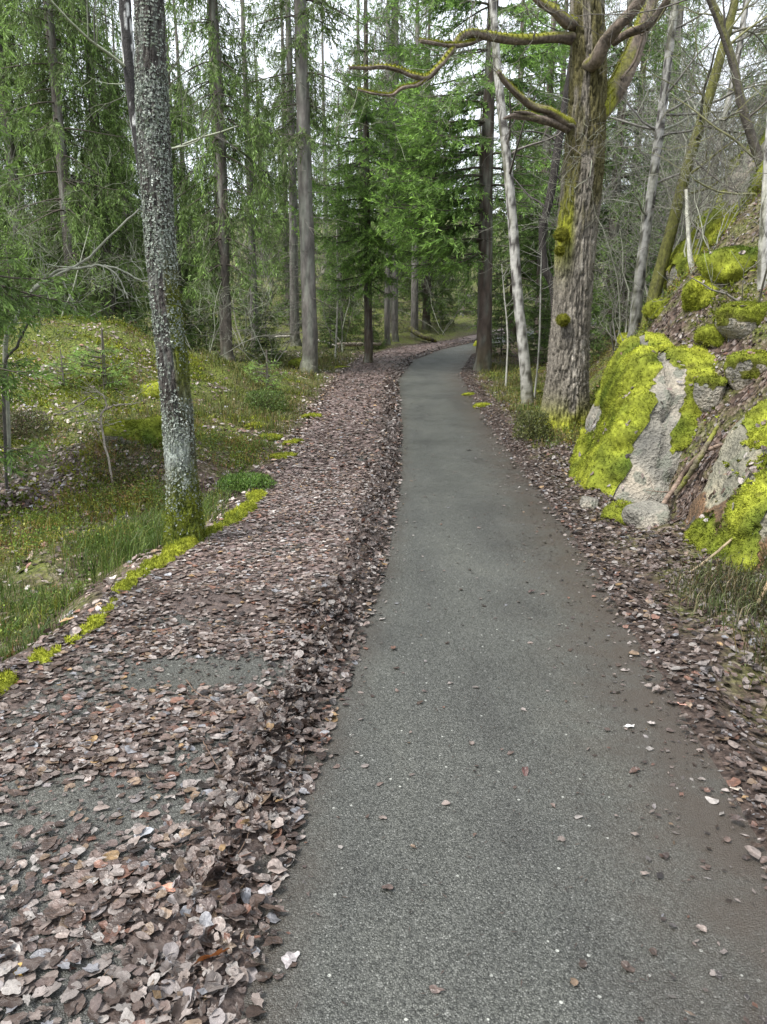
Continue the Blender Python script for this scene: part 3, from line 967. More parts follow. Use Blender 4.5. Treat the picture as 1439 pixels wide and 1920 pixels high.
def grow(buf, p, d, L, rad, lev, r, col, kids, bend=.35, up=.05, spread=.8, ratio=.62, lcol=None, minr=.0025, droop=0.):
    """a bare limb with its side branches"""
    n = 7 if lev > 1 else 5
    P = [np.array(p, float)]
    dd = np.array(d, float)
    for k in range(n - 1):
        dd = nrm(dd + r.normal(0, bend, 3) * .45 + np.array([0, 0, up - droop * k / n]))
        P.append(P[-1] + dd * L / (n - 1))
    P = np.array(P)
    t = np.linspace(0, 1, n)
    R = np.maximum(rad * (1 - .72 * t), minr)
    V, F = tube(P, R, 6 if lev >= 3 else (4 if lev == 2 else 3))
    c = np.array(col if (lcol is None or r.uniform() > .4) else lcol) * r.uniform(.7, 1.3)
    buf.add(V, F, c)
    if lev == 0:
        return
    for k in range(kids[-lev] if lev <= len(kids) else 3):
        tj = r.uniform(.25, 1.)
        b0 = np.array([np.interp(tj, t, P[:, q]) for q in range(3)])
        ax = nrm(P[min(int(tj * (n - 1)) + 1, n - 1)] - P[int(tj * (n - 1)) - (1 if tj >= 1 else 0)])
        sd = nrm(np.cross(ax, r.normal(0, 1, 3)))
        grow(buf, b0, nrm(ax * (1 - .5 * spread) + sd * spread), L * ratio * r.uniform(.6, 1.15), max(rad * (1 - .7 * tj) * .55, minr), lev - 1, r, col, kids, bend, up, spread, ratio, lcol, minr, droop)

def birch_col(TH, HH, n1, n2, nv):
    k = sstep(.0, .16, fbm(np.cos(TH) * 1.4, np.sin(TH) * 1.4, HH * 11, 4))[..., None]
    c = np.array([.37, .365, .34]) * (1 - k) + np.array([.06, .055, .05]) * k
    m = (np.exp(-HH / .55) * .95)[..., None]
    c = c * (1 - m) + np.array([.085, .085, .035]) * m
    g = (sstep(.05, .3, n2) * .35)[..., None]
    return c * (1 - g) + np.array([.16, .17, .09]) * g

def moss_trunk_col(base=(.10, .09, .075), moss=(.105, .108, .026), amt=.6):
    def f(TH, HH, n1, n2, nv):
        k = sstep(-.25, .25, fbm(np.cos(TH) * 1.6, np.sin(TH) * 1.6, HH * 1.4, 4) + amt - .5)[..., None]
        return np.array(base) * (1 - k) + np.array(moss) * k
    return f

def pix_line(pts, Y):
    """points of a stem given as pixels, on the upright plane at forward distance Y (plus an optional offset in depth)"""
    return np.array([at(p[0], Y + (p[2] if len(p) > 2 else 0), p[1]) for p in pts])

def zdepth(p):
    return p[1] * cp - (p[2] - CAMH) * sp

def rpix(wpx, P):
    return np.array([w * .5 / FPX * zdepth(p) for w, p in zip(wpx, P)])

def stem_tree(name, label, pts, widths, Y, colf, mat, kids=None, lev=2, n_limb=0, limb_L=1.2, twig=(.12, .11, .10), lcol=None, seed=1, sides=20, rings=120, ridge=.003, group=None, ext=4., limb_from=.35, flare=.25, spread=.9, cat='tree', limb_dir=None):
    """a trunk drawn through pixels at its own distance and rooted in the ground, with bare limbs"""
    r = np.random.default_rng(seed)
    P = pix_line(pts, Y)
    W = rpix(widths, P)
    gz = float(HT(P[0][0], P[0][1]))
    P[0][2] = gz - .12
    if ext:
        d = nrm(P[-1] - P[-2])
        P = np.vstack([P, P[-1] + d * ext * .5, P[-1] + d * ext])
        W = np.concatenate([W, [W[-1] * .65, W[-1] * .3]])
    base = P[0].copy()
    base[2] = gz
    root = thing(name, label, cat, base, group)
    Q = P - base
    V, F, C, NV, HH, TH, n1 = bark_cyl(Q, W, sides, rings, ridge, 3., 4., seed, colf, flare=flare)
    b = Buf(); b.add(V, F, C)
    link('trunk', b.mesh('trunk', mat), root)
    if n_limb:
        lb = Buf()
        S = spline(np.column_stack([Q, W]), 60)
        for k in range(n_limb):
            i = int(r.uniform(limb_from, .98) * 59)
            sd = nrm(np.cross(nrm(S[min(i + 1, 59), :3] - S[i - 1, :3]), r.normal(0, 1, 3)))
            if limb_dir is not None and r.uniform() < .6:
                sd = nrm(np.array(limb_dir) + r.normal(0, .4, 3))
            grow(lb, S[i, :3], nrm(sd + np.array([0, 0, .35])), limb_L * r.uniform(.6, 1.3), max(S[i, 3] * .32, .008), lev, r, twig, kids or [3, 4, 3], lcol=lcol, spread=spread)
        link('branchwork', lb.mesh('branchwork', M_TWIG), root, kind='stuff')
    return root

# ------------------------------------------------------------------ the lichen-covered tree at the left edge of the path
def fuzz(buf, P, Nn, r, n, ln, w, col, cvar=.35):
    """short moss shoots standing on the points P with normals Nn"""
    k = r.integers(0, len(P), n)
    d = nrm(Nn[k] + r.normal(0, .55, (n, 3)))
    b0 = P[k] + r.normal(0, .004, (n, 3))
    l = ln * r.uniform(.5, 1.4, n)
    wv = nrm(np.cross(d, r.normal(0, 1, (n, 3)))) * (w * r.uniform(.6, 1.4, n))[:, None]
    V = np.stack([b0 - wv, b0 + wv, b0 + d * l[:, None]], 1).reshape(-1, 3)
    c = np.asarray(col)
    c = c[k] if c.ndim == 2 else np.tile(c, (n, 1))
    c = c * r.uniform(1 - cvar, 1 + cvar, (n, 1))
    buf.add(V, np.arange(n * 3).reshape(-1, 3), np.repeat(c, 3, 0))

def left_oak():
    r = np.random.default_rng(5)
    pts = [(346, 1012), (345, 955), (338, 850), (326, 700), (304, 500), (288, 250), (280, 0)]
    wid = [66, 57, 53, 51, 50, 55, 52]
    Yb = 5.85
    P = pix_line(pts, Yb)
    W = rpix(wid, P)
    gz = float(HT(P[0][0], P[0][1]))
    P[0][2] = gz - .1
    d = nrm(P[-1] - P[-2])
    P = np.vstack([P, P[-1] + d * 3, P[-1] + d * 7]); W = np.concatenate([W, [W[-1] * .85, W[-1] * .55]])
    base = np.array([P[0][0], P[0][1], gz])
    print('left oak base', proj(base), base)
    root = thing('lichen_oak', 'leaning grey trunk crusted with pale lichen at the left edge of the path', 'tree', base)
    def colf(TH, HH, n1, n2, nv):
        c = np.array([.045, .040, .036]) * (1 + .35 * n1[..., None])  # furrow shade put into the bark colour to deepen the relief
        k = sstep(.0, .25, fbm(np.cos(TH) * 5, np.sin(TH) * 5, HH * 7, 3))[..., None] * .55
        c = c * (1 - k) + np.array([.17, .185, .165]) * k
        right = nv[..., 0] * .6 - nv[..., 1] * .4
        band = np.exp(-((HH - 1.75) / .45) ** 2) * sstep(.15, .55, nv[..., 0] + .2 * n2)
        m = np.clip(np.exp(-(HH / .46) ** 2) * 1.25 + .7 * np.exp(-(HH / .7) ** 2) * sstep(-.2, .5, right + n2) + band, 0, .95)[..., None]
        mg = np.array([.10, .125, .013]) + np.array([.05, .05, .004]) * n1[..., None]
        c = c * (1 - m) + mg * m
        pw = (np.exp(-((HH - .83) / .13) ** 2) * sstep(.05, .4, -nv[..., 1] - .5 * nv[..., 0] + .5 * n2))[..., None] * .8
        return c * (1 - pw) + np.array([.33, .37, .34]) * pw
    V, F, C, NV, HH, TH, n1 = bark_cyl(P - base, W, 104, 540, .007, 8.5, 9.0, 3, colf, flare=.38, flare_n=4)
    b = Buf(); b.add(V, F, C)
    tr = link('trunk', b.mesh('trunk', M_OAK), root)
    # foliose lichen: small flakes standing off the bark
    lb = Buf()
    cand = np.where((HH < 8) & (NV[:, 1] < .5))[0]
    pn = 1.6 * fbm(V[cand, 0] * 4, V[cand, 1] * 4, V[cand, 2] * 3, 3) + .22 * n1[cand] + .25
    mossy = np.exp(-(HH[cand] / .62) ** 2)
    pr = np.clip(pn + .08, 0, 1) * (1 - .97 * mossy)
    sel = r.choice(cand, 12500, p=pr / pr.sum())
    Vl, Fl = leaf_shape(3, 5, 0, .8, .9, .25)
    M = rot_to(nrm(NV[sel] + r.normal(0, .35, (len(sel), 3))), r.uniform(0, 6.28, len(sel)))
    cc = np.array([[.36, .40, .35], [.25, .29, .25], [.46, .49, .45], [.15, .18, .13]])[r.choice(4, len(sel), p=[.35, .3, .15, .2])] * r.uniform(.7, 1.15, (len(sel), 1))
    scatter(lb, Vl, Fl, M, r.uniform(.009, .028, len(sel)), V[sel] + NV[sel] * .003, cc)
    link('lichen', lb.mesh('lichen', M_LICHEN, False), tr, kind='stuff')
    fb = Buf()
    mz = np.where((C[:, 1] > C[:, 0] * 1.12) & (HH < 2.4))[0]
    fuzz(fb, V[mz], NV[mz], r, 14000, .016, .003, (.12, .15, .014))
    link('moss', fb.mesh('moss', M_MOSS, False), tr)
left_oak()

# ------------------------------------------------------------------ the big mossy oak on the right
def limb(buf, pts, widths, Y, base, r, seed, bare=(.125, .10, .08), moss=(.21, .22, .02), amt=.5, sides=14, rings=60, fz=None, fuzz_n=0):
    P = pix_line(pts, Y)
    W = rpix(widths, P)
    def colf(TH, HH, n1, n2, nv):
        k = sstep(.0, .45, nv[..., 2] * .75 + n2 * 1.8 + amt - .62)[..., None]
        return np.array(bare) * (1 + .4 * n1[..., None]) * (1 - k) + np.array(moss) * (1 + .3 * n2[..., None]) * k  # limb bark painted darker in its furrows, shading on top of the relief
    V, F, C, NV, *_ = bark_cyl(P - base, W, sides, rings, float(W.mean()) * .10, 3.0, 2.2, seed, colf, lump=.09)
    buf.add(V, F, C)
    tipn = len(V)
    V2 = (P[-1] - base)[None]
    buf.add(np.vstack([V[-sides:], V2]), np.array([[i, (i + 1) % sides, sides] for i in range(sides)]), bare)
    if fz is not None:
        mz = np.where((C[:, 1] > C[:, 0]) & (NV[:, 2] > -.1))[0]
        if len(mz):
            fuzz(fz, V[mz], NV[mz], r, fuzz_n, .022, .004, np.array(moss) * 1.05)
    return P - base

def big_oak():
    r = np.random.default_rng(9)
    Yb = 12.2
    pts = [(1062, 788), (1063, 740), (1066, 680), (1070, 600), (1080, 450), (1092, 330), (1100, 240), (1104, 140), (1102, 0)]
    wid = [86, 76, 70, 67, 69, 69, 66, 61, 57]
    P = pix_line(pts, Yb)
    W = rpix(wid, P)
    gz = float(HT(P[0][0], P[0][1]))
    P[0][2] = gz - .12
    base = np.array([P[0][0], P[0][1], gz])
    print('big oak base', proj(base), base)
    d = nrm(P[-1] - P[-2])
    P = np.vstack([P, P[-1] + d * 2.5, P[-1] + d * 6]); W = np.concatenate([W, [W[-1] * .8, W[-1] * .4]])
    root = thing('mossy_oak', 'thick old oak with furrowed mossy trunk and broken limbs right of the path', 'tree', base)
    def colf(TH, HH, n1, n2, nv):
        c = np.array([.155, .140, .116]) * (1 + .28 * n1[..., None])  # recesses between plates shaded in the colour as well as the mesh
        pale = (sstep(.1, .3, fbm(np.cos(TH) * 6, np.sin(TH) * 6, HH * 2.2, 3)) * sstep(1.6, .6, np.abs(HH - 1.9)) * sstep(-.2, .5, nv[..., 0] - nv[..., 1] * .3))[..., None]
        c = c * (1 - .8 * pale) + np.array([.42, .39, .34]) * .8 * pale
        nn = fbm(np.cos(TH) * 2.2, np.sin(TH) * 2.2, HH * 1.5, 4)
        hi = sstep(2.2, 4.2, HH) * .75
        lft = np.exp(-((HH - 3.05) / .55) ** 2) * sstep(.1, .7, -nv[..., 0] + .1)
        foot = np.exp(-(HH / .52) ** 2) * 1.25 * sstep(-.35, .1, nn + .2)
        k = np.clip(sstep(.0, .35, nn + hi * .75 - .28) * (.25 + hi) + lft * .9 * sstep(-.3, .2, nn + .15) + foot, 0, 1)[..., None]
        yl = np.clip(lft + foot * .8, 0, 1)[..., None]
        mc = np.array([.076, .068, .026]) * (1 - yl) + np.array([.20, .215, .015]) * yl
        return c * (1 - k) + mc * (1 + .4 * n1[..., None]) * k  # moss tint likewise darkened inside the furrows
    V, F, C, NV, HH, TH, n1 = bark_cyl(P - base, W, 150, 400, .022, 8.5, 4.2, 6, colf, flare=.30, flare_n=5, lump=.05)
    b = Buf(); b.add(V, F, C)
    tr = link('trunk', b.mesh('trunk', M_OAK), root)
    fz = Buf()
    mz = np.where((C[:, 1] > C[:, 0] * .84) & (HH < 8) & (NV[:, 1] < .4))[0]
    fuzz(fz, V[mz], NV[mz], r, 20000, .022, .004, C[mz] * 1.1)
    L = lambda *a, **k: limb(limbs[-1], *a, Yb, base, r, **k)
    limbs = []
    def new(label, specs, fn=900):
        bb = Buf()
        for pts, wd, am, sd in specs:
            limb(bb, pts, wd, Yb, base, r, sd, amt=am, fz=fz, fuzz_n=fn)
        o = link('limb', bb.mesh('limb', M_OAK), root)
        if label: o['label'] = label
        return o
    new('long crooked dead limb with moss on top reaching left',
        [([(1085, 72, 0), (1040, 70, -.2), (1000, 74, -.4), (960, 74, -.6), (920, 68, -.7), (885, 62, -.8), (862, 72, -.8), (846, 95, -.9), (825, 122, -1.), (802, 145, -1.), (775, 142, -1.1), (750, 132, -1.1), (720, 125, -1.2), (690, 127, -1.2), (655, 127, -1.3)],
          [24, 19, 17, 17, 16, 16, 14, 13, 12, 12, 10, 9, 8, 7, 6], .45, 3),
         ([(905, 70, -.7), (880, 82, -.8), (850, 86, -.9), (820, 82, -1.), (788, 77, -1.1)], [10, 9, 8, 7, 6], .6, 4),
         ([(800, 147, -1.), (782, 160, -1.1), (755, 165, -1.2), (735, 178, -1.2), (705, 176, -1.3), (672, 168, -1.3)], [7, 7, 6, 5, 4, 3], .5, 5)], 2600)
    new('crooked mossy limb rising to the left at mid trunk',
        [([(1085, 238), (1058, 228, -.2), (1030, 208, -.4), (1000, 200, -.5), (970, 176, -.7), (945, 150, -.8), (935, 135, -.9)], [24, 21, 15, 13, 11, 9, 6], .6, 7)])
    new('splintered bare stub below the mossy limb',
        [([(1075, 245), (1040, 232, -.3), (1005, 222, -.5), (965, 218, -.6), (945, 222, -.7)], [17, 14, 14, 10, 3], .05, 8),
         ([(1020, 226, -.4), (990, 212, -.6), (962, 210, -.7)], [9, 7, 2], .1, 9)], 100)
    new(None, [([(1085, 48), (1060, 40, -.2), (1040, 20, -.3), (1015, 5, -.3), (980, -30, -.4)], [24, 22, 18, 14, 11], .35, 10)])
    new('dark smooth limb curving up to the right',
        [([(1100, 125), (1118, 112, -.5), (1136, 78, -.7), (1160, 48, -.9), (1190, 15, -1.), (1225, -40, -1.2)], [26, 26, 23, 21, 20, 15], .25, 11)])
    new(None, [([(1150, 80, -.5), (1180, 62, -.7), (1215, 48, -.9), (1240, 20, -1), (1262, -20, -1.2)], [14, 15, 16, 14, 12], .0, 12)], 100)
    new('thin dark stick-like limb rising from the broken limb', [([(1165, 148, .1), (1190, 115, .1), (1207, 60, 0), (1215, 20, 0)], [4, 5, 5, 4], -.3, 13)], 100)
    new('thick broken pale limb with bright moss on its right',
        [([(1110, 220), (1140, 182, .2), (1165, 150, .3), (1180, 118, .4), (1193, 80, .5), (1215, 20, .6), (1240, -60, .7)], [44, 44, 40, 36, 30, 26, 22], .55, 14)], 2400)
    link('moss', fz.mesh('moss', M_MOSS, False), root)
    # thin twigs from the limbs
    tb = Buf()
    for px, py in [(940, 140), (880, 62), (790, 77), (745, 130), (700, 126), (672, 168), (1262, 0), (1225, -20), (985, -20), (1200, 60), (1000, 75), (1060, 20), (1110, 300), (1050, 330)]:
        for k in range(3):
            grow(tb, at(px, Yb - .8, py) - base, nrm(r.normal(0, 1, 3) + np.array([0, 0, .2])), r.uniform(.4, 1.3), .007, 2, r, (.11, .10, .085), [4, 5], bend=.6, lcol=(.22, .23, .17))
    link('twigs', tb.mesh('twigs', M_TWIG), root, kind='stuff')
    # shelf-like knobs of moss on the trunk's left
    for px, py, s in [(1050, 440, .10), (1046, 470, .06), (1052, 600, .09)]:
        kb = Buf()
        c = at(px + 4, Yb - .34, py) - base
        bm = bmesh.new(); bmesh.ops.create_icosphere(bm, subdivisions=3, radius=1)
        Vk = np.array([v.co[:] for v in bm.verts]); Fk = np.array([[v.index for v in f.verts] for f in bm.faces]); bm.free()
        nn = 1 + .5 * fbm(Vk[:, 0] * 2, Vk[:, 1] * 2, Vk[:, 2] * 2 + px, 3)
        Vk2 = Vk * nn[:, None] * np.array([1.1, .8, 1.0]) * s + c
        kb.add(Vk2, Fk, (.13, .135, .018))
        fuzz(kb, Vk2, Vk, r, 1100, .026, .004, (.15, .155, .018))
        link('moss_knob', kb.mesh('moss_knob', M_MOSS, False), tr)
big_oak()
#%%PART4
# ------------------------------------------------------------------ the forest
G_FAR = 'spruces in the far forest'
SPR = {}
SPR['curtain_a'] = proto_spruce('spruce_tree', '-', 'tall spruces left of the path', seed=101, bright=2.2, H=21, R=.18, h0=1.6, Lmax=2.2, whorl=.33, nb=4, droop=.55, pend=.9, n2pm=12, spr=44, fresh=.45, olive=.5, strand=.45, dead=34, lich=110)
SPR['curtain_b'] = proto_spruce('spruce_tree', '-', 'tall spruces left of the path', seed=102, bright=2.2, H=22, R=.18, h0=2.8, Lmax=2.0, whorl=.38, nb=4, droop=.7, pend=.9, n2pm=12, spr=44, fresh=.5, olive=.4, strand=.4, dead=46, lich=130)
SPR['curtain_c'] = proto_spruce('spruce_tree', '-', 'tall spruces left of the path', seed=103, bright=2.2, H=19, R=.17, h0=.9, Lmax=2.1, whorl=.34, nb=4, droop=.5, pend=.8, n2pm=12, spr=44, fresh=.6, olive=.4, strand=.3, dead=20, lich=60)
SPR['dense_a'] = proto_spruce('spruce_tree', '-', 'dense green spruces', seed=104, bright=1.75, H=20, R=.21, h0=2.9, Lmax=3.1, whorl=.34, nb=4, droop=.34, pend=.25, n2pm=10, spr=44, fresh=.95, olive=.1, strand=.05, dead=30, lich=40, top_from=11, uptip=.2, bark=(.075, .055, .045))
SPR['dense_b'] = proto_spruce('spruce_tree', '-', 'dense green spruces', seed=105, bright=1.75, H=18, R=.2, h0=1.0, Lmax=2.6, whorl=.32, nb=4, droop=.4, pend=.35, n2pm=10, spr=44, fresh=.8, olive=.15, strand=.08, dead=10, lich=20, top_from=10, uptip=.18, bark=(.075, .055, .045))
SPR['bare'] = proto_spruce('spruce_tree', '-', 'tall spruces left of the path', seed=106, bright=1.7, H=23, R=.20, h0=5.5, Lmax=1.9, whorl=.5, nb=3, droop=.55, pend=.7, n2pm=11, spr=44, fresh=.35, olive=.5, strand=.25, dead=60, lich=60, top_from=14, bark=(.13, .12, .11))
SPR['layered'] = proto_spruce('spruce_tree', '-', 'dense green spruces', seed=109, bright=2.4, H=19, R=.21, h0=3.0, Lmax=3.7, whorl=.30, nb=4, droop=.42, pend=.22, n2pm=11, spr=46, fresh=1.05, olive=.0, strand=.03, dead=26, lich=40, top_from=9.5, uptip=.26, sector=3.35, bark=(.075, .055, .045))
SPR['young'] = proto_spruce('young_spruce', '-', 'young spruces', seed=107, bright=1.7, H=4.2, R=.045, h0=.15, Lmax=1.1, whorl=.2, nb=4, droop=.25, pend=.25, n2pm=12, spr=46, fresh=.7, olive=.3, strand=0., dead=0, lich=0, uptip=.2)
SPR['sapling'] = proto_spruce('spruce_sapling', '-', 'spruce saplings', seed=108, bright=3.2, H=.95, R=.012, h0=.12, Lmax=.42, whorl=.11, nb=4, droop=-.05, pend=.02, n2pm=16, spr=40, fresh=1.0, olive=.1, strand=0., dead=0, lich=0, uptip=.1, wid=.005, lnk=.6)
USED = set()
rt = np.random.default_rng(77)

def plant(kind, px, Y, s, label, rz=None, lean=(0, 0), group=None, zs=None, x=None):
    g = at(px, Y) if x is None else np.array([x, Y, float(HT(x, Y))])
    rz = rt.uniform(0, 6.28) if rz is None else rz
    g = g - np.array([0, 0, .02])
    sc = s if zs is None else (s, s, zs)
    root = SPR[kind]
    if kind in USED:
        o = dup(root, g, (lean[0], lean[1], rz), sc, label, group)
    else:
        USED.add(kind)
        o = root
        o.location = tuple(g); o.rotation_euler = (lean[0], lean[1], rz)
        o.scale = (sc,) * 3 if np.isscalar(sc) else sc
        o['label'] = label
        if group: o['group'] = group
    if -200 < px < 1640:
        print('%-10s px %5.0f  base y %5.0f' % (kind, px, proj(g)[1]))
    return o

GL = 'tall spruces left of the path'
# trunks one can tell apart
plant('bare', 580, 19.5, 1.02, 'straight tall grey spruce trunk left of the path bend, lichen on its bark', group=GL)
plant('curtain_b', 430, 19.5, .9, 'spruce with hanging curtains of twigs at the right foot of the mound', group=GL)
plant('bare', 556, 27, .85, 'dark slim trunk just left behind the straight grey spruce', group=GL)
plant('layered', 690, 22.5, .62, 'slender dark trunk where the leaf drift narrows at the bend', rz=1.2, zs=.75, group=GL)
plant('bare', 727, 28, .52, 'thin black trunk with white lichen spots beyond the bend', zs=.9, group=GL)
plant('bare', 742, 29.5, .62, 'thin grey trunk touching the black spotted one beyond the bend', zs=.9, group=GL)
plant('bare', 778, 32, .80, 'grey trunk rising beside the far end of the leaf drift', group=GL)
plant('layered', 905, 20.5, 1.0, 'large spruce on the inside of the bend with broad layered boughs over the path', rz=0., group='dense green spruces')
plant('dense_b', 800, 36, .95, 'dense green spruce behind the bend left of the far path', group='dense green spruces')
plant('dense_a', 1010, 27, .9, 'dense dark spruce between the birch and the big oak', group='dense green spruces')
plant('dense_b', 1140, 21, .8, 'dark spruce right behind the big oak trunk', group='dense green spruces')
plant('dense_b', 960, 31, .95, 'dark spruce behind the leaning white birch', group='dense green spruces')
plant('curtain_b', 735, 34, 1.0, 'tall spruce with pale hanging lichen above the bend', group='dense green spruces')
plant('curtain_a', 150, 19, .85, 'spruce with long hanging twigs at the left behind the mound', group=GL)
plant('curtain_a', 213, 21, .9, 'slim spruce with bare lower trunk just left of the lichen oak', group=GL)
plant('curtain_c', 60, 20, .95, 'drooping spruce near the left frame edge behind the mound', group=GL)
plant('curtain_c', 345, 21.5, .66, 'green spruce right behind the lichen oak', group=GL)
plant('bare', 480, 25, .7, 'thin drooping spruce between the curtain spruce and the straight trunk', group=GL)
plant('curtain_b', 20, 27, 1.0, 'drooping spruce deep behind the left frame edge', group=GL)
plant('curtain_c', 640, 30, .55, 'olive green spruce behind the fallen log', group=GL)
plant('dense_b', -150, 7.6, .72, 'dark spruce at the left frame edge with branches reaching into view', group=GL)
# deeper rows
k = 0
for row, (Y0, n, x0, x1) in enumerate([(36, 4, -17, -2), (46, 5, -22, 6), (58, 6, -28, 14), (74, 7, -34, 24)]):
    for i in range(n):
        x = x0 + (x1 - x0) * (i + rt.uniform(.15, .85)) / n
        Yk = Y0 + rt.uniform(-3, 3)
        kd = ['curtain_b', 'bare', 'curtain_c', 'curtain_c', 'curtain_b', 'bare'][int(rt.integers(6))]
        o = plant(kd, -999, Yk, rt.uniform(.8, 1.1), 'tall spruce in the deep forest beyond the visible trunks', group='spruces deep in the forest', x=x)
        k += 1
for i, (x, Yk) in enumerate([(9.5, 20), (12.5, 24), (8.5, 27), (11, 31), (15, 27), (7.4, 34), (13, 38), (17, 34), (12, 46), (18, 48), (24, 44), (20, 56)]):
    plant(['dense_b', 'bare', 'dense_a', 'bare', 'curtain_c'][i % 5], -999, Yk, rt.uniform(.75, 1.), 'spruce on the rising wooded slope behind the big oak', group='spruces behind the big oak', x=x)
# young growth
YL = ['left of the straight grey spruce', 'deep behind the curtain spruce', 'behind the fallen logs', 'deep behind the fallen logs', 'left of the far end of the path', 'beyond the far end of the path', 'behind the top of the mound',
      'in the gap right of the lichen oak', 'behind the left part of the mound', 'deep between lichen oak and curtain spruce', 'deep behind the straight grey spruce', 'deep above the bend of the path', 'on the left shoulder of the mound',
      'just right behind the big oak', 'on the slope right of the big oak', 'between the birch and the big oak', 'left behind the leaning birch', 'deep behind the big oak', 'behind the slender dark trunk']
for i, (px, Yk, s) in enumerate([(500, 22, .55), (470, 30, .7), (620, 27, .5), (655, 33, .7), (830, 38, .8), (870, 42, .6), (250, 19.5, .5), (330, 24, .8), (90, 23, .7), (400, 27, .8), (545, 33, .8), (720, 40, .8), (30, 16, .5), (1090, 17.5, .55), (1165, 18.5, .8), (1010, 22, .6), (940, 24, .5), (1050, 24, .9), (700, 27.5, .45)]):
    plant('young', px, Yk, s, 'young bushy spruce ' + YL[i], group='young spruces')
plant('sapling', 195, 12.2, .95, 'little bright green spruce sapling on the front of the mound')
plant('sapling', 120, 12.0, .6, 'smaller spruce sapling beside the bright one on the mound')
plant('sapling', 500, 15.0, .8, 'spruce sapling in the scrub between the lichen oak and the drift')

# ------------------------------------------------------------------ slim deciduous trees
BT = (.14, .13, .12)
stem_tree('birch_tree', 'leaning white birch with dark patches between the path and the big oak',
          [(992, 740), (985, 690), (972, 560), (962, 420), (950, 290), (938, 180), (928, 60), (922, -60)], [22, 20, 19, 18, 17, 16, 14, 12], 14.6, birch_col, M_BIRCH, n_limb=12, limb_L=1.3, seed=21, ext=3., twig=(.11, .10, .09), limb_from=.3)
stem_tree('birch_tree', 'grey speckled birch trunk on the bank, leaning right above the boulder',
          [(1190, 590), (1200, 520), (1215, 410), (1230, 300), (1244, 190), (1262, 40), (1275, -80)], [21, 20, 18, 17, 16, 14, 12], 13.5, birch_col, M_BIRCH, n_limb=16, limb_L=1.6, seed=22, ext=3., twig=(.16, .155, .14), lcol=(.26, .27, .22), limb_from=.25, kids=[5, 5, 3])
stem_tree('mossy_tree', 'slanting moss-covered trunk behind the boulder',
          [(1212, 600), (1235, 520), (1262, 420), (1290, 310), (1318, 220), (1345, 130), (1372, 30), (1390, -60)], [24, 23, 21, 20, 18, 17, 15, 12], 12.2, moss_trunk_col(amt=.85), M_OAK, n_limb=16, limb_L=1.6, seed=23, ext=2.5, twig=(.15, .145, .12), lcol=(.13, .13, .04), limb_from=.25, kids=[5, 5, 3])
stem_tree('birch_tree', 'thin pale birch high on the bank near the crag',
          [(1318, 420), (1325, 370), (1345, 290), (1362, 210), (1385, 100), (1400, 0), (1410, -80)], [15, 14, 13, 12, 11, 10, 9], 13.2, birch_col, M_BIRCH, n_limb=14, limb_L=1.5, seed=24, ext=2.5, twig=(.17, .165, .15), lcol=(.27, .28, .22), kids=[5, 5, 3])
stem_tree('dead_snag', 'pale barkless broken stem standing on the bank above the boulder',
          [(1300, 552), (1294, 480), (1290, 410), (1287, 355)], [9, 8, 7, 5], 10.6, lambda TH, HH, n1, n2, nv: np.array([.40, .40, .34]) * (1 + .3 * n1[..., None]), M_WOOD, seed=25, ext=0, rings=40, cat='dead tree')
stem_tree('birch_tree', 'birch stem cut by the right frame edge',
          [(1436, 765), (1432, 690), (1430, 600), (1432, 480), (1440, 330), (1452, 150)], [22, 20, 19, 18, 17, 15], 8.2, birch_col, M_BIRCH, n_limb=8, limb_L=1.0, seed=26, ext=2.5, twig=(.15, .14, .12), lcol=(.25, .26, .2), limb_from=.2, kids=[4, 4, 3])
stem_tree('mossy_tree', 'crooked bare tree at the upper right corner',
          [(1470, 480), (1455, 380), (1425, 300), (1395, 210), (1375, 120), (1352, 50), (1320, -30)], [22, 20, 17, 15, 14, 13, 11], 10.5, moss_trunk_col((.08, .07, .06), amt=.35), M_OAK, n_limb=20, limb_L=1.5, seed=27, ext=2., twig=(.10, .09, .08), lcol=(.17, .17, .08), limb_from=.15, kids=[5, 5, 3], limb_dir=(-.8, 0, .3))
stem_tree('dark_tree', 'black crooked stem behind the left side of the big oak',
          [(1046, 640), (1040, 560), (1022, 500), (1018, 430), (1032, 370), (1044, 290), (1052, 240)], [16, 15, 13, 13, 15, 15, 14], 16.5, lambda TH, HH, n1, n2, nv: np.array([.028, .024, .022]) * (1 + .3 * n1[..., None]), M_OAK, n_limb=8, limb_L=1.2, seed=28, ext=3., twig=(.035, .03, .028))
stem_tree('dark_tree', 'black leaning trunk with white lichen spots behind the lichen oak',
          [(325, 690), (310, 560), (288, 430), (266, 300), (247, 170), (238, 60), (232, -40)], [24, 22, 20, 20, 21, 22, 22], 10.5,
          lambda TH, HH, n1, n2, nv: np.array([.030, .028, .028]) + np.array([.52, .53, .52]) * sstep(.24, .29, fbm(np.cos(TH) * 1.8, np.sin(TH) * 1.8, HH * 5.5, 2))[..., None], M_OAK, n_limb=9, limb_L=1.4, seed=29, ext=4., twig=(.10, .095, .085), lcol=(.25, .27, .2), sides=28, rings=200)
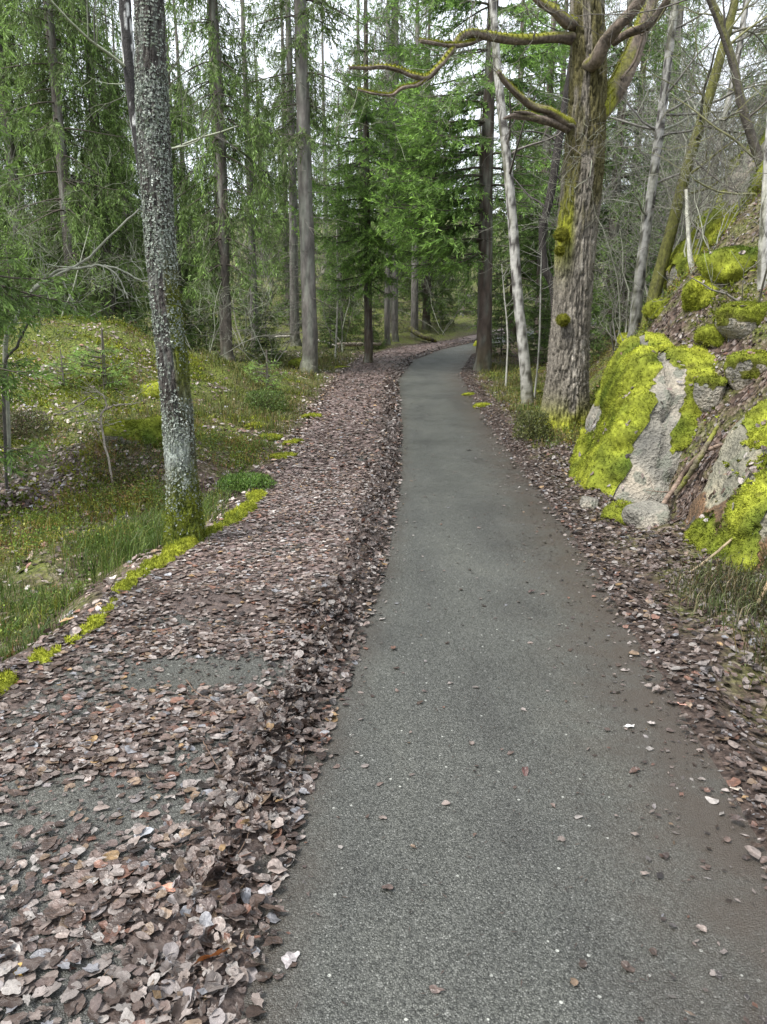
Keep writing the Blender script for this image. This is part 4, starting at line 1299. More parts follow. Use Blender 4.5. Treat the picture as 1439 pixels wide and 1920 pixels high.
for i, (px, py, tx, ty, Yk) in enumerate([(853, 690, 835, 555, 17.5), (1003, 715, 1014, 540, 15.0), (628, 655, 632, 420, 23)]):
    if i == 0: px, tx = 950, 946
    stem_tree('bare_sapling', ['thin pale stem right of the large dark spruce', 'thin forked pale stem between birch and big oak', 'thin dark stem in front of the fallen log', 'thin bare stem far by the path'][i],
              [(px, py), (px + (tx - px) * .4 + 4, py + (ty - py) * .4), (tx, ty)], [3.6, 3.2, 2.4], Yk, lambda TH, HH, n1, n2, nv: np.array([.25, .25, .22]) * (1 + .3 * n1[..., None]), M_TWIG, n_limb=9, limb_L=.7, lev=1, seed=40 + i, ext=.7, rings=30, sides=8, twig=(.2, .2, .17), kids=[3], cat='sapling')

# bare bushes with a net of fine twigs
def twig_bush(name, label, loc, seed, n, L, rad, col, lcol, kids, lev=3, up=.06, lean=(0, 0, 0), group=None, spreadxy=.8, cat='bush'):
    r = np.random.default_rng(seed)
    root = thing(name, label, cat, loc, group)
    b = Buf()
    for k in range(n):
        a = r.uniform(0, 6.28)
        d = nrm(np.array([math.cos(a) * spreadxy, math.sin(a) * spreadxy, 1.]) + np.array(lean))
        grow(b, (r.normal(0, .06), r.normal(0, .06), -.05), d, L * r.uniform(.7, 1.2), rad * r.uniform(.7, 1.2), lev, r, col, kids, bend=.5, up=up, lcol=lcol, spread=.75)
    link('stems', b.mesh('stems', M_TWIG), root, kind='stuff')
    return root
T1 = twig_bush('bare_bush', 'tangled bare bush on the bank above the boulder', at(1300, 11.5), 51, 5, 2.0, .016, (.16, .15, .13), (.26, .27, .21), [4, 5, 5], spreadxy=.6)
T2 = twig_bush('bare_bush', 'tall bare twiggy bush on the slope behind the slanting trunk', at(1350, 14.5), 52, 5, 3.0, .02, (.14, .135, .12), (.24, .25, .2), [4, 5, 5], spreadxy=.5)
GB = 'bare bushes on the right slope'
BL = ['just right behind the big oak', 'behind the speckled birch on the bank', 'against the crag at the right frame edge', 'far up the slope between the birches', 'behind the crag at the right', 'low between big oak and cracked boulder', 'small on the leaves under the crag', 'far behind the crag at the frame edge', 'far up the slope left of the crag', 'deep in the wood right of the big oak', 'on the bank between slanting trunk and crag', 'low in front of the crag', 'right behind the slanting trunk', 'just above the crag top']
for i, (px, Yk, s, src) in enumerate([(1160, 16.5, 1.0, T2), (1230, 17, 1.2, T2), (1420, 12.5, .9, T1), (1270, 20, 1.5, T2), (1390, 17, 1.3, T2), (1180, 13.8, .6, T1), (1340, 10.0, .55, T1), (1430, 20, 1.5, T2), (1320, 24, 1.7, T2), (1200, 26, 1.7, T2), (1300, 15.5, 1.1, T2), (1345, 12.5, .9, T1), (1260, 14.5, .9, T2), (1390, 14.5, 1.2, T2)]):
    dup(src, at(px, Yk), (0, 0, rt.uniform(0, 6.28)), s, 'bare grey bush ' + BL[i], GB)
T3 = twig_bush('bare_bush', 'grey lichen-covered bush left of the straight grey spruce', at(510, 20), 53, 5, 2.2, .015, (.17, .17, .14), (.28, .30, .23), [4, 4, 4], spreadxy=.45)
for i, (px, Yk, s, lb_) in enumerate([(95, 17, 1.2, 'lichen-grey bare bush on the left shoulder of the mound'), (385, 18, .9, 'lichen-grey bare bush between lichen oak and curtain spruce'), (640, 25, 1.1, 'lichen-grey bare bush behind the fallen log'), (300, 23, 1.4, 'tall lichen-grey bush far behind the lichen oak'), (180, 22, 1.5, 'tall lichen-grey bush behind the top of the mound'), (30, 24, 1.6, 'tall lichen-grey bush by the left frame edge'), (830, 33, 1.2, 'grey bare bush by the far end of the path'), (460, 26, 1.6, 'tall lichen-grey bush deep between the two spruces')]):
    dup(T3, at(px, Yk), (0, 0, rt.uniform(0, 6.28)), s, lb_, 'lichen-grey bushes')

# arched bare saplings at the left, lichen on their bark
def stems_by_pixel(name, label, lines, Y, col, cat, seed, tw=0, lcol=None, ground=True):
    r = np.random.default_rng(seed)
    P0 = pix_line(lines[0][0], Y)
    base = np.array([P0[0][0], P0[0][1], float(HT(P0[0][0], P0[0][1]))])
    root = thing(name, label, cat, base)
    for pts, wd in lines:
        P = pix_line(pts, Y)
        if ground and pts is lines[0][0]:
            P[0][2] = base[2] - .05
        b = Buf()
        S = spline(np.column_stack([P - base, rpix(wd, P)]), 40)
        V, F = tube(S[:, :3] + r.normal(0, .004, (40, 3)), S[:, 3], 7)
        b.add(V, F, np.array(col) * (1 + .4 * fbm(V[:, 0] * 20, V[:, 1] * 20, V[:, 2] * 20, 2))[:, None])
        for k in range(tw):
            i = int(r.uniform(8, 39))
            grow(b, S[i, :3], nrm(r.normal(0, 1, 3) + nrm(S[min(i + 1, 39), :3] - S[i - 1, :3]) * .8), r.uniform(.15, .5), max(S[i, 3] * .4, .003), 1, r, col, [3], bend=.5, lcol=lcol)
        link('stem', b.mesh('stem', M_TWIG), root)
    return root
stems_by_pixel('arched_sapling', 'pale lichen-covered sapling arching to the right over the mound',
               [([(2, 735), (10, 660), (35, 590), (62, 545), (100, 520), (160, 488), (205, 445), (262, 392)], [10, 9, 8, 7, 6, 5, 4, 3]),
                ([(45, 565), (70, 535), (110, 508), (150, 503), (190, 498), (222, 520), (240, 560)], [6, 5, 5, 5, 4, 3, 2]),
                ([(110, 512), (125, 540), (140, 575), (142, 590)], [3, 3, 2, 2]), ([(195, 497), (225, 505), (262, 525), (275, 527)], [3, 3, 2, 2])], 9.2, (.27, .28, .23), 'sapling', 61, tw=7, lcol=(.33, .35, .28))
stems_by_pixel('arched_sapling', 'dark bent stem leaning right at the left frame edge',
               [([(-5, 760), (8, 700), (32, 650), (55, 605), (75, 582)], [6, 6, 5, 4, 3])], 8.8, (.09, .085, .075), 'sapling', 62, tw=3)
stems_by_pixel('dead_shrub', 'small leafless forked shrub in front of the mound',
               [([(206, 818), (190, 795), (192, 775), (200, 760), (192, 740), (175, 735), (155, 738)], [4, 4, 4, 3, 3, 2, 2]),
                ([(195, 770), (215, 760), (240, 758), (258, 755)], [3, 2.5, 2, 1.5]), ([(170, 745), (140, 765), (120, 775), (102, 778)], [3, 2.5, 2, 1.5]), ([(190, 795), (178, 788), (165, 792)], [3, 2, 1.5])], 8.6, (.30, .27, .23), 'shrub', 63, tw=3)
#%%PART5
# ------------------------------------------------------------------ rocks and moss
def ico(sub):
    bm = bmesh.new()
    bmesh.ops.create_icosphere(bm, subdivisions=sub, radius=1)
    V = np.array([v.co[:] for v in bm.verts])
    F = np.array([[v.index for v in f.verts] for f in bm.faces])
    bm.free()
    return nrm(V), F
ICO3, ICO4, ICO5, ICO6 = ico(3), ico(4), ico(5), ico(6)

def vnormals(V, F):
    fn = np.cross(V[F[:, 1]] - V[F[:, 0]], V[F[:, 2]] - V[F[:, 0]])
    n = np.zeros_like(V)
    for k in range(3):
        np.add.at(n, F[:, k], fn)
    return nrm(n)

MOSS_Y, MOSS_G = np.array([.29, .315, .036]), np.array([.062, .094, .014])

def boulder(name, label, c, planes, R, mask, seed, shape=ICO5, rough=.05, k=16, fz=14000, crack=None, thick=.024, cat='boulder', group=None, squash=1., tintf=None, yel=.55, fl=.022):
    """rock: a ball cut by planes (normal, point it passes through), roughened; moss grows where mask > 0"""
    r = np.random.default_rng(seed)
    D, F = shape
    c = np.array(c, float)
    s = np.full(len(D), 1. / R ** k)
    for n_, p_ in planes:
        n_ = nrm(np.array(n_, float))
        d = float(np.dot(n_, np.array(p_) - c))
        cs = np.maximum(D @ n_, 1e-4)
        s = s + np.minimum(cs / d, 50.) ** k
    rad = s ** (-1. / k)
    V = D * rad[:, None]
    V[:, 2] *= squash
    W = V + c
    n1 = fbm(W[:, 0] * 1.6, W[:, 1] * 1.6, W[:, 2] * 1.6 + seed, 3)
    n2 = fbm(W[:, 0] * 6, W[:, 1] * 6, W[:, 2] * 6 + seed, 4)
    V = V + D * (rough * 2.2 * n1 + rough * .7 * n2)[:, None]
    if shape is ICO6:                                       # joints and broken ledges
        pts = r.uniform(-1, 1, (34, 3)) * R + c
        Q = np.stack([W[:, 0] + .10 * n1, W[:, 1] + .10 * n2, (W[:, 2]) * .8], -1)
        pts[:, 2] *= .8
        dd = np.sqrt(((Q[:, None] - pts[None]) ** 2).sum(-1))
        o_ = np.argsort(dd, 1)[:, :2]
        d1, d2 = np.take_along_axis(dd, o_, 1).T
        V = V + D * (r.uniform(-.055, .055, len(pts))[o_[:, 0]] * sstep(0, .05, d2 - d1) - .035 * np.exp(-((d2 - d1) / .018) ** 2))[:, None]
    if crack is not None:
        cd = crack(V + c)
        V = V - D * (.07 * np.exp(-(cd / .022) ** 2))[:, None]
    base = np.array([c[0], c[1], min(float(HT(c[0], c[1])), c[2])])
    root = thing(name, label, cat, base, group)
    off = c - base
    W = V + c
    Nn = vnormals(V, F)
    b = Buf()
    tint = np.tile([1., 1, 1], (len(V), 1)) if tintf is None else tintf(W, Nn)
    b.add(V + off, F, tint)
    rk = link('rock', b.mesh('rock', M_ROCK), root)
    m = mask(W, Nn) + .55 * fbm(W[:, 0] * 4.2, W[:, 1] * 4.2, W[:, 2] * 4.2 + seed * 1.3, 4) + .28 * fbm(W[:, 0] * 17, W[:, 1] * 17, W[:, 2] * 17, 3)
    if crack is not None:
        m = m - 1.2 * np.exp(-(cd / .03) ** 2)
    keep = (m[F] > -.04).all(1)
    if keep.any():
        hgt = np.clip(m * 2.2, -.25, 1) * thick * (1 + .5 * n2 + .5 * fbm(W[:, 0] * 14, W[:, 1] * 14, W[:, 2] * 14, 2))
        M = V + Nn * hgt[:, None]
        Fm = F[keep]
        idx = np.unique(Fm)
        remap = np.full(len(V), -1); remap[idx] = np.arange(len(idx))
        col = lerp3(MOSS_G, MOSS_Y, np.clip(yel + 1.1 * fbm(W[:, 0] * 2.7, W[:, 1] * 2.7, W[:, 2] * 2.7 + 5, 3), 0, 1))
        col = col * (1 + .7 * fbm(W[:, 0] * 9, W[:, 1] * 9, W[:, 2] * 9, 3))[:, None]
        ed = sstep(.22, .0, m)[:, None]
        col = col * (1 - .75 * ed) + np.array([.085, .078, .028]) * .75 * ed      # thin, dry edges
        mb = Buf()
        mb.add(M[idx] + off, remap[Fm], col[idx])
        ok = idx[m[idx] > .05]
        # spread the shoots over the faces
        fi = Fm[(m[Fm] > .03).all(1)]
        if len(fi):
            q = r.integers(0, len(fi), fz)
            bc = r.dirichlet((1, 1, 1), fz)
            Pp = np.einsum('nk,nkj->nj', bc, M[fi[q]])
            fuzz(mb, Pp + off, Nn[fi[q][:, 0]], r, fz, fl, .0042, col[fi[q][:, 0]] * 1.15)
        # thin outliers creeping over the bare stone
        fe = F[((m[F] > -.22) & (m[F] < .03)).all(1)]
        if len(fe):
            ne = fz // 5
            q = r.integers(0, len(fe), ne)
            q = q[r.uniform(size=ne) < np.clip(1 + m[fe[q][:, 0]] * 4.5, .05, 1)]
            bc = r.dirichlet((1, 1, 1), len(q))
            Pp = np.einsum('nk,nkj->nj', bc, V[fe[q]])
            fuzz(mb, Pp + off, Nn[fe[q][:, 0]], r, len(q), fl * .55, .004, col[fe[q][:, 0]] * .8)
        link('moss', mb.mesh('moss', M_MOSS), rk)
    return root

def mask1(W, Nn):
    x, y, z = W.T
    xc = 2.50 + .40 * z + .14 * vnoise(x * 3, y * 3, z * 3)
    bare = sstep(.20, .07, np.abs(x - xc)) * sstep(1.5, 1.2, z)
    low = sstep(.62, .42, z) * sstep(2.45, 2.65, x)
    rgt = sstep(3.15, 3.35, x) * sstep(1.1, .8, z) * .55
    return .56 + .22 * Nn[:, 2] - 1.15 * bare - .8 * low - rgt - .25 * sstep(.05, .3, fbm(x * 2.2, y * 2.2, z * 1.6 + 4, 3))
boulder('mossy_boulder', 'large cracked grey boulder with bright yellow green moss beside the right verge', (3.0, 8.6, .45),
        [((-.93, .14, .34), (2.22, 7.9, .25)), ((-.2, .95, .1), (3, 9.7, .5)), ((-.62, -.66, .42), (2.28, 7.55, .2)), ((-.05, -.86, .48), (2.72, 7.12, .1)), ((.50, -.80, .30), (3.45, 7.55, .5)), ((.02, -.16, 1), (3, 8.5, 1.54)), ((.9, .1, .2), (3.95, 8.6, .6))],
        1.75, mask1, 3, ICO6, rough=.085, k=11, fz=42000, crack=lambda W: (W[:, 0] - (2.62 + .30 * W[:, 2] + .07 * vnoise(W[:, 2] * 5, 3.3))) + 9 * (W[:, 2] < .35))
def mask2(W, Nn):
    x, y, z = W.T
    face = sstep(.3, .7, -Nn[:, 1] - .25 * Nn[:, 2] + .2 * (x - 2.6))
    return .48 + .2 * Nn[:, 2] - 1.25 * sstep(2.52, 2.70, x - .25 * (z - .4)) * sstep(.85, .55, Nn[:, 2])
boulder('mossy_boulder', 'rounded tan boulder with green moss on its left flank, cut by the right frame edge', (3.1, 5.75, .30),
        [((-.88, .12, .42), (2.50, 5.2, .25)), ((-.2, .95, .1), (3, 6.5, .5)), ((-.15, -.92, .36), (2.65, 4.78, .3)), ((-.30, -.25, 1), (3.1, 5.6, .80))],
        1.3, mask2, 8, ICO6, rough=.07, k=11, fz=26000, tintf=lambda W, Nn: np.where((W[:, 2] < .32 + .1 * vnoise(W[:, 0] * 6, W[:, 1] * 6))[:, None], np.array([[.55, .34, .2]]), np.array([[1.1, 1.0, .88]])))
boulder('mossy_crag', 'tall rounded rock outcrop under thick yellow green moss at the upper right', (6.4, 11.6, 3.3),
        [((-.80, .05, .6), (5.0, 10.3, 3.7)), ((-.45, -.2, .85), (5.4, 10.8, 4.6)), ((-.3, -.85, .4), (5.3, 9.7, 3.5)), ((-.2, .95, .1), (6, 13.4, 3))],
        2.2, lambda W, Nn: .20 + .15 * Nn[:, 2] - .7 * sstep(.0, .3, fbm(W[:, 0] * 1.5, W[:, 1] * 1.5, W[:, 2] * 1.1, 3)), 12, ICO6, rough=.17, k=9, fz=42000, thick=.05, cat='rock', fl=.035)

def small_rock(px, py, s, label, mossy, seed, asp=(1, 1, .75), name='mossy_stone', group=None, fz=2600, yel=.55, cat='stone'):
    P = unproj(px, py, HT)
    c = P + np.array([0, s * .3, s * .12])
    r = np.random.default_rng(seed)
    pl = []
    for k in range(6):
        n_ = nrm(r.normal(0, 1, 3) * np.array([1, 1, .7]))
        pl.append((n_, c + n_ * s * r.uniform(.62, .9) * np.array(asp)))
    pl.append(((r.normal(0, .15), r.normal(0, .15), 1), c + np.array([0, 0, s * asp[2] * .75])))
    return boulder(name, label, c, pl, s, (lambda W, Nn: mossy + .5 * Nn[:, 2]), seed, ICO4, rough=s * .13, fz=fz, thick=.03, group=group, yel=yel, cat=cat)
small_rock(1170, 985, .21, 'square stone with a cap of moss at the foot of the cracked boulder', .1, 31)
small_rock(1222, 985, .25, 'bare pale stone at the foot of the cracked boulder', -.7, 32, name='stone', fz=50)
small_rock(1106, 950, .12, 'small grey stone among leaves left of the cracked boulder', -1., 33, name='stone', fz=10)
small_rock(248, 822, .42, 'low mossy stone in the leaf litter left of the lichen oak', .15, 34, asp=(1.3, .9, .5), fz=9000, yel=.45)
small_rock(1320, 560, .26, 'moss-covered rock on the bank below the crag', .35, 35, asp=(1, 1, .9), fz=7000)
small_rock(1385, 500, .34, 'big moss-draped ledge under the crag', .35, 36, asp=(1.5, 1, .45), fz=6000)
small_rock(1400, 610, .26, 'dark mossy rock on the leafy bank near the right frame edge', .2, 37, fz=5000, yel=.3)
small_rock(1240, 585, .18, 'little mossy rock behind the top of the cracked boulder', .35, 38, fz=3000)
small_rock(1185, 640, .25, 'flat mossy rock left behind the cracked boulder', .4, 39, asp=(1.4, 1, .5), fz=3000, yel=.8)
small_rock(1420, 700, .25, 'mossy stone beside the birch at the right frame edge', .2, 40, fz=2600)
small_rock(1340, 745, .24, 'dark stone with moss right of the cracked boulder', .0, 41, fz=2600, yel=.3)
small_rock(1215, 545, .26, 'mossy ledge at the foot of the slanting trunk', .3, 45, asp=(1.2, 1, .7), fz=5000)
small_rock(1275, 500, .26, 'moss-covered rock behind the pale broken stem', .4, 46, asp=(1, 1, .8), fz=5000, yel=.7)
small_rock(1340, 640, .16, 'small moss rock on the leaves right above the cracked boulder', .3, 47, fz=3000)
small_rock(300, 735, .35, 'yellow mossy hump on the right flank of the mound', .5, 42, asp=(1.4, 1, .35), fz=4000, yel=.2)
small_rock(560, 690, .30, 'green moss hummock at the foot of the straight grey spruce', .5, 43, asp=(1, 1, .8), fz=3000, yel=.2)
small_rock(905, 650, .4, 'yellow green moss hummock far along the right of the path', .5, 44, fz=2500)

def cushion(px, py, rx, ry, h, rot, yel, label, n=1100, group=None, onpath=True):
    r = np.random.default_rng(int(px * 7 + py))
    P = unproj(px, py, (lambda x, y: np.maximum(hp(y) + np.maximum(bed(x, y), 0) * (x < xl(y)), HT(x, y))) if onpath else HT)
    V, F = ICO4
    V = V[:, :].copy()
    n1 = fbm(V[:, 0] * 2.2 + px, V[:, 1] * 2.2, V[:, 2] * 2, 4)
    V = V * (1 + .55 * n1)[:, None] * np.array([rx, ry, h])
    V[:, 2] += h * .25 * fbm(V[:, 0] * 22, V[:, 1] * 22, 0, 2)
    ca, sa = math.cos(rot), math.sin(rot)
    V = np.stack([V[:, 0] * ca - V[:, 1] * sa, V[:, 0] * sa + V[:, 1] * ca, V[:, 2]], -1)
    Nn = vnormals(V, F)
    col = lerp3(MOSS_G, MOSS_Y, np.clip(yel + .9 * fbm(V[:, 0] * 9, V[:, 1] * 9, px, 3), 0, 1))
    b = Buf(); b.add(V, F, col)
    up = np.where(Nn[:, 2] > -.1)[0]
    fuzz(b, V[up], Nn[up], r, n, .02, .0035, col[up] * 1.15)
    return link('moss_cushion', b.mesh('moss_cushion', M_MOSS), loc=(P[0], P[1], P[2]), label=label, cat='moss', group=group)
def moss_strip():
    """a broken band of moss growing over the left edge of the asphalt"""
    rr = np.random.default_rng(15)
    ys = np.arange(2.95, 7.6, .022)
    ss = np.linspace(-.13, .13, 15)
    Yg, Sg = np.meshgrid(ys, ss, indexing='ij')
    Xg = xm(Yg) + .02 + .05 * fbm(Yg * 1.5, 0 * Yg, 3, 2) + Sg
    Bg = np.maximum(hp(Yg) + np.maximum(bed(Xg, Yg), 0) * (Xg > xm(Yg)), HT(Xg, Yg))
    m = fbm(Xg * 3.2, Yg * 3.2, 21, 3) * 1.5 + .5 * fbm(Xg * 14, Yg * 14, 5, 2) + .34 + .25 * sstep(4.0, 4.6, Yg) - (Sg / .075) ** 2 * .5
    Zg = Bg + np.clip(m * .09, -.03, .045) + .006 * fbm(Xg * 40, Yg * 40, 2, 2)
    V = np.stack([Xg, Yg, Zg], -1).reshape(-1, 3)
    n = len(ss)
    i = (np.arange(len(ys) - 1)[:, None] * n + np.arange(n - 1)[None]).ravel()
    col = lerp3(MOSS_G, MOSS_Y, np.clip(.75 + .9 * fbm(V[:, 0] * 5, V[:, 1] * 5, 3, 3), 0, 1))
    Q = np.stack([i, i + n, i + n + 1, i + 1], -1)
    mm = m.ravel()
    Q = Q[(mm[Q] > -.1).any(1)]
    base = np.array([float(xm(5.)), 5., float(hp(5.))])
    b = Buf(); b.add(V - base, Q, col)
    ok = np.where(mm > .04)[0]
    fuzz(b, V[ok] - base + rr.normal(0, .005, (len(ok), 3)), np.tile([0., 0, 1], (len(ok), 1)), rr, 16000, .022, .0032, col[ok] * 1.15)
    link('moss_strip', b.mesh('moss_strip', M_MOSS), loc=tuple(base), label='broken bright band of moss along the left edge of the path below the lichen oak', cat='moss')
moss_strip()
for px, py, a, c, y_, lb_ in [(530, 858, .22, .10, .9, 'yellow moss patch at the drift edge'), (505, 822, .2, .12, .8, 'yellow moss patch above the green clump'),
                              (552, 832, .16, .08, .9, 'narrow yellow moss streak at the drift edge'), (585, 782, .22, .1, .6, 'olive moss patch where the drift edge narrows'), (480, 800, .2, .12, .8, 'round yellow moss patch in the scrub'),
                              (905, 762, .22, .09, .95, 'bright moss at the right edge of the asphalt before the oak'), (880, 742, .2, .08, .8, 'moss at the right edge of the asphalt near the bend'), (995, 735, .3, .2, .6, 'moss collar around the foot of the leaning birch'), (640, 690, .3, .2, .3, 'green moss patch beside the drift at the bend')]:
    cushion(px, py, a, c, .06, .6, y_, lb_, n=1800, onpath=(px < 600 and py > 800))

# ------------------------------------------------------------------ grass, berry scrub, dry stems
def blades(buf, x, y, r, hmin, hmax, w, cols, lean=.45, zf=HT):
    n = len(x)
    h = r.uniform(hmin, hmax, n)
    a = r.uniform(0, 6.283, n)
    d = np.stack([np.cos(a), np.sin(a), np.zeros(n)], -1)
    sv = np.stack([-np.sin(a + .5), np.cos(a + .5), np.zeros(n)], -1) * (w * r.uniform(.6, 1.3, n))[:, None]
    ln = r.uniform(.1, 1, n) * lean * 1.6
    b0 = np.stack([x, y, zf(x, y) - .01], -1)
    b1 = b0 + d * (h * ln * .35)[:, None] + np.array([0, 0, 1]) * (h * .62)[:, None]
    b2 = b0 + d * (h * ln * 1.1)[:, None] + np.array([0, 0, 1]) * (h * np.clip(1.05 - .45 * ln, .3, 1))[:, None]
    V = np.stack([b0 - sv, b0 + sv, b1 + sv * .8, b1 - sv * .8, b2], 1).reshape(-1, 3)
    k = np.arange(n)[:, None] * 5
    c = np.repeat(cols, 5, 0)
    o = buf.n
    buf.add(V, k + np.array([[0, 1, 2, 3]]), c)
    buf.f[3].append(k + np.array([[3, 2, 4]]) + o)

def palette(r, n, cols, p):
    return np.array(cols)[r.choice(len(cols), n, p=p)] * r.uniform(.65, 1.35, (n, 1))

r = np.random.default_rng(31)
GP = [[.065, .115, .022], [.10, .15, .03], [.045, .075, .016], [.17, .17, .06], [.13, .10, .05]]
gb = Buf()
def clumpy(x, y, f=1.8, th=0., seed=0.):
    return np.clip((fbm(x * f, y * f, 60 + seed, 3) + .25 - th) * 3, 0, 1)
# left hollow beside the lichen oak
x, y = pick(60000, -4.6, -1.5, 3.6, 7.8, lambda a, c: (xm(c) - a > .22) * clumpy(a, c, 2.2, .12) * sstep(7.9, 6.8, c), 1., r)
k = min(len(x), 9500); blades(gb, x[:k], y[:k], r, .04, .18, .0028, palette(r, k, GP, [.35, .25, .2, .12, .08]))
# tuft at the oak's left foot
x, y = r.normal(-2.15, .28, 2600), r.normal(6.5, .45, 2600)
blades(gb, x, y, r, .12, .36, .0028, palette(r, 2600, GP, [.3, .5, .1, .1, 0]))
# right verge under the tan boulder
x, y = pick(30000, 1.7, 3.0, 2.6, 4.9, lambda a, c: (a - xr(c) > .30) * sstep(.3, .55, a - xr(c)) * clumpy(a, c, 2.5), 1., r)
k = min(len(x), 2600); blades(gb, x[:k], y[:k], r, .05, .2, .0026, palette(r, k, [[.07, .10, .03], [.11, .13, .05], [.05, .06, .03], [.2, .17, .1]], [.35, .25, .2, .2]))
# thin grass along the far verges and by the bend
x, y = pick(90000, -7, 5, 10, 24, lambda a, c: (sstep(.1, .5, xm(c) - a) * sstep(4, 1.5, xm(c) - a) + sstep(.3, .7, a - xr(c)) * sstep(2.2, 1.4, a - xr(c))) * clumpy(a, c, .9), 1., r)
k = min(len(x), 16000); blades(gb, x[:k], y[:k], r, .07, .22, .006, palette(r, k, [[.09, .12, .03], [.16, .17, .05], [.18, .14, .06], [.06, .085, .02]], [.3, .3, .25, .15]))
link('grass', gb.mesh('grass', M_GREEN, False), kind='stuff')

def scrub(buf, x, y, r, per, spread, hmax, leaf, cols, p):
    """low berry scrub: upright thin stems with small leaves"""
    n = len(x) * per
    cx_, cy_ = np.repeat(x, per) + r.normal(0, spread, n), np.repeat(y, per) + r.normal(0, spread, n)
    hh = np.repeat(r.uniform(.5, 1, len(x)), per) * hmax
    z = HT(cx_, cy_)
    cc = np.repeat(palette(r, len(x), cols, p) * (1 + .9 * fbm(x * .9, y * .9, 3, 2))[:, None], per, 0) * r.uniform(.6, 1.4, (n, 1))
    st = r.uniform(size=n) < .28
    d = nrm(r.normal(0, .35, (n, 3)) + np.array([0, 0, 1.]))
    b0 = np.stack([cx_, cy_, z], -1)
    m = st.sum()
    V, F = diamonds(b0[st], d[st], hh[st] * r.uniform(.6, 1.1, m), np.full(m, .003), nrm(np.cross(d[st], r.normal(0, 1, (m, 3)))))
    buf.add(V, F, np.repeat(cc[st] * np.array([1.1, .9, .8]), 4, 0))
    lf = ~st
    m = lf.sum()
    b1 = b0[lf] + d[lf] * (hh[lf] * r.uniform(.2, 1.05, m))[:, None]
    ld = nrm(r.normal(0, 1, (m, 3)) + np.array([0, 0, .3]))
    V, F = diamonds(b1, ld, leaf * r.uniform(.6, 1.5, m), leaf * .28 * r.uniform(.7, 1.3, m), nrm(np.cross(ld, r.normal(0, 1, (m, 3)))))
    buf.add(V, F, np.repeat(cc[lf], 4, 0))
sb = Buf()
SC = [[.075, .125, .024], [.14, .185, .03], [.21, .21, .04], [.055, .08, .02], [.18, .11, .05], [.11, .18, .03]]
SP_ = [.24, .22, .18, .14, .1, .12]
x, y = pick(6000, -10, -1, 9.0, 19, lambda a, c: sstep(.3, .9, xm(c) - a) * clumpy(a, c, .8, -.12), 1., r)
k = min(len(x), 900); scrub(sb, x[:k], y[:k], r, 42, .13, .20, .032, SC, SP_)
x, y = pick(4000, -5, 0.6, 6.3, 12, lambda a, c: sstep(.25, .5, xm(c) - a) * sstep(2.6, 1.6, xm(c) - a) * clumpy(a, c, 1.1, .1, 3), 1., r)
k = min(len(x), 420); scrub(sb, x[:k], y[:k], r, 60, .10, .22, .024, SC, SP_)
x, y = pick(3000, -4.6, -1.6, 3.6, 7.2, lambda a, c: sstep(.3, .5, xm(c) - a) * clumpy(a, c, 1.6, .05, 13), 1., r)
k = min(len(x), 200); scrub(sb, x[:k], y[:k], r, 50, .08, .2, .02, SC, SP_)
x, y = pick(5000, 1.6, 6, 10.5, 21, lambda a, c: sstep(.35, .8, a - xr(c)) * sstep(3.5, 1.8, a - xr(c)) * clumpy(a, c, 1.0, -.1, 5), 1., r)
k = min(len(x), 420); scrub(sb, x[:k], y[:k], r, 46, .12, .2, .03, SC, [.2, .25, .3, .08, .1, .07])
x, y = pick(9000, -16, 4, 19, 46, lambda a, c: sstep(.3, 1.2, xm(c) - a) * clumpy(a, c, .5, -.15, 7), 1., r)
k = min(len(x), 680); scrub(sb, x[:k], y[:k], r, 30, .28, .6, .07, [[.05, .075, .018], [.09, .10, .025], [.10, .08, .04], [.035, .05, .016]], [.35, .3, .15, .2])
x, y = pick(3000, 1.8, 3.2, 2.6, 4.8, lambda a, c: sstep(.35, .6, a - xr(c)) * clumpy(a, c, 2, -.1, 8), 1., r)
k = min(len(x), 190); scrub(sb, x[:k], y[:k], r, 44, .07, .22, .017, [[.08, .10, .03], [.05, .055, .025], [.13, .12, .05]], [.4, .35, .25])
x, y = pick(9000, 3, 9, 6, 22, lambda a, c: sstep(1.4, 2.4, a - xr(c)) * clumpy(a, c, 1.1, .05, 9), 1., r)
k = min(len(x), 650); scrub(sb, x[:k], y[:k], r, 30, .12, .22, .03, [[.14, .15, .02], [.07, .09, .02], [.10, .07, .045], [.17, .17, .03]], [.3, .25, .25, .2])
link('berry_scrub', sb.mesh('berry_scrub', M_GREEN, False), kind='stuff')

# feather moss over the hummocks and the steep bank
mc_ = Buf()
x, y = pick(200000, -9, 7, 7, 18, lambda a, c: np.where(a < 0, sstep(.3, .8, xm(c) - a), sstep(1.2, 2.0, a - xr(c)) * (c < 14)) * clumpy(a, c, 1.3, .16, 21), 1., r)
k = min(len(x), 46000)
x, y = x[:k], y[:k]
Nn = HN(x, y)
cm = lerp3(MOSS_G * 1.2, MOSS_Y, np.clip(.5 + .9 * fbm(x * 1.6, y * 1.6, 8, 3), 0, 1))
fuzz(mc_, np.stack([x, y, HT(x, y)], -1) + Nn * r.uniform(0, .035, (k, 1)), Nn, r, k, .05, .012, cm)
link('feather_moss', mc_.mesh('feather_moss', M_MOSS, False), kind='stuff')

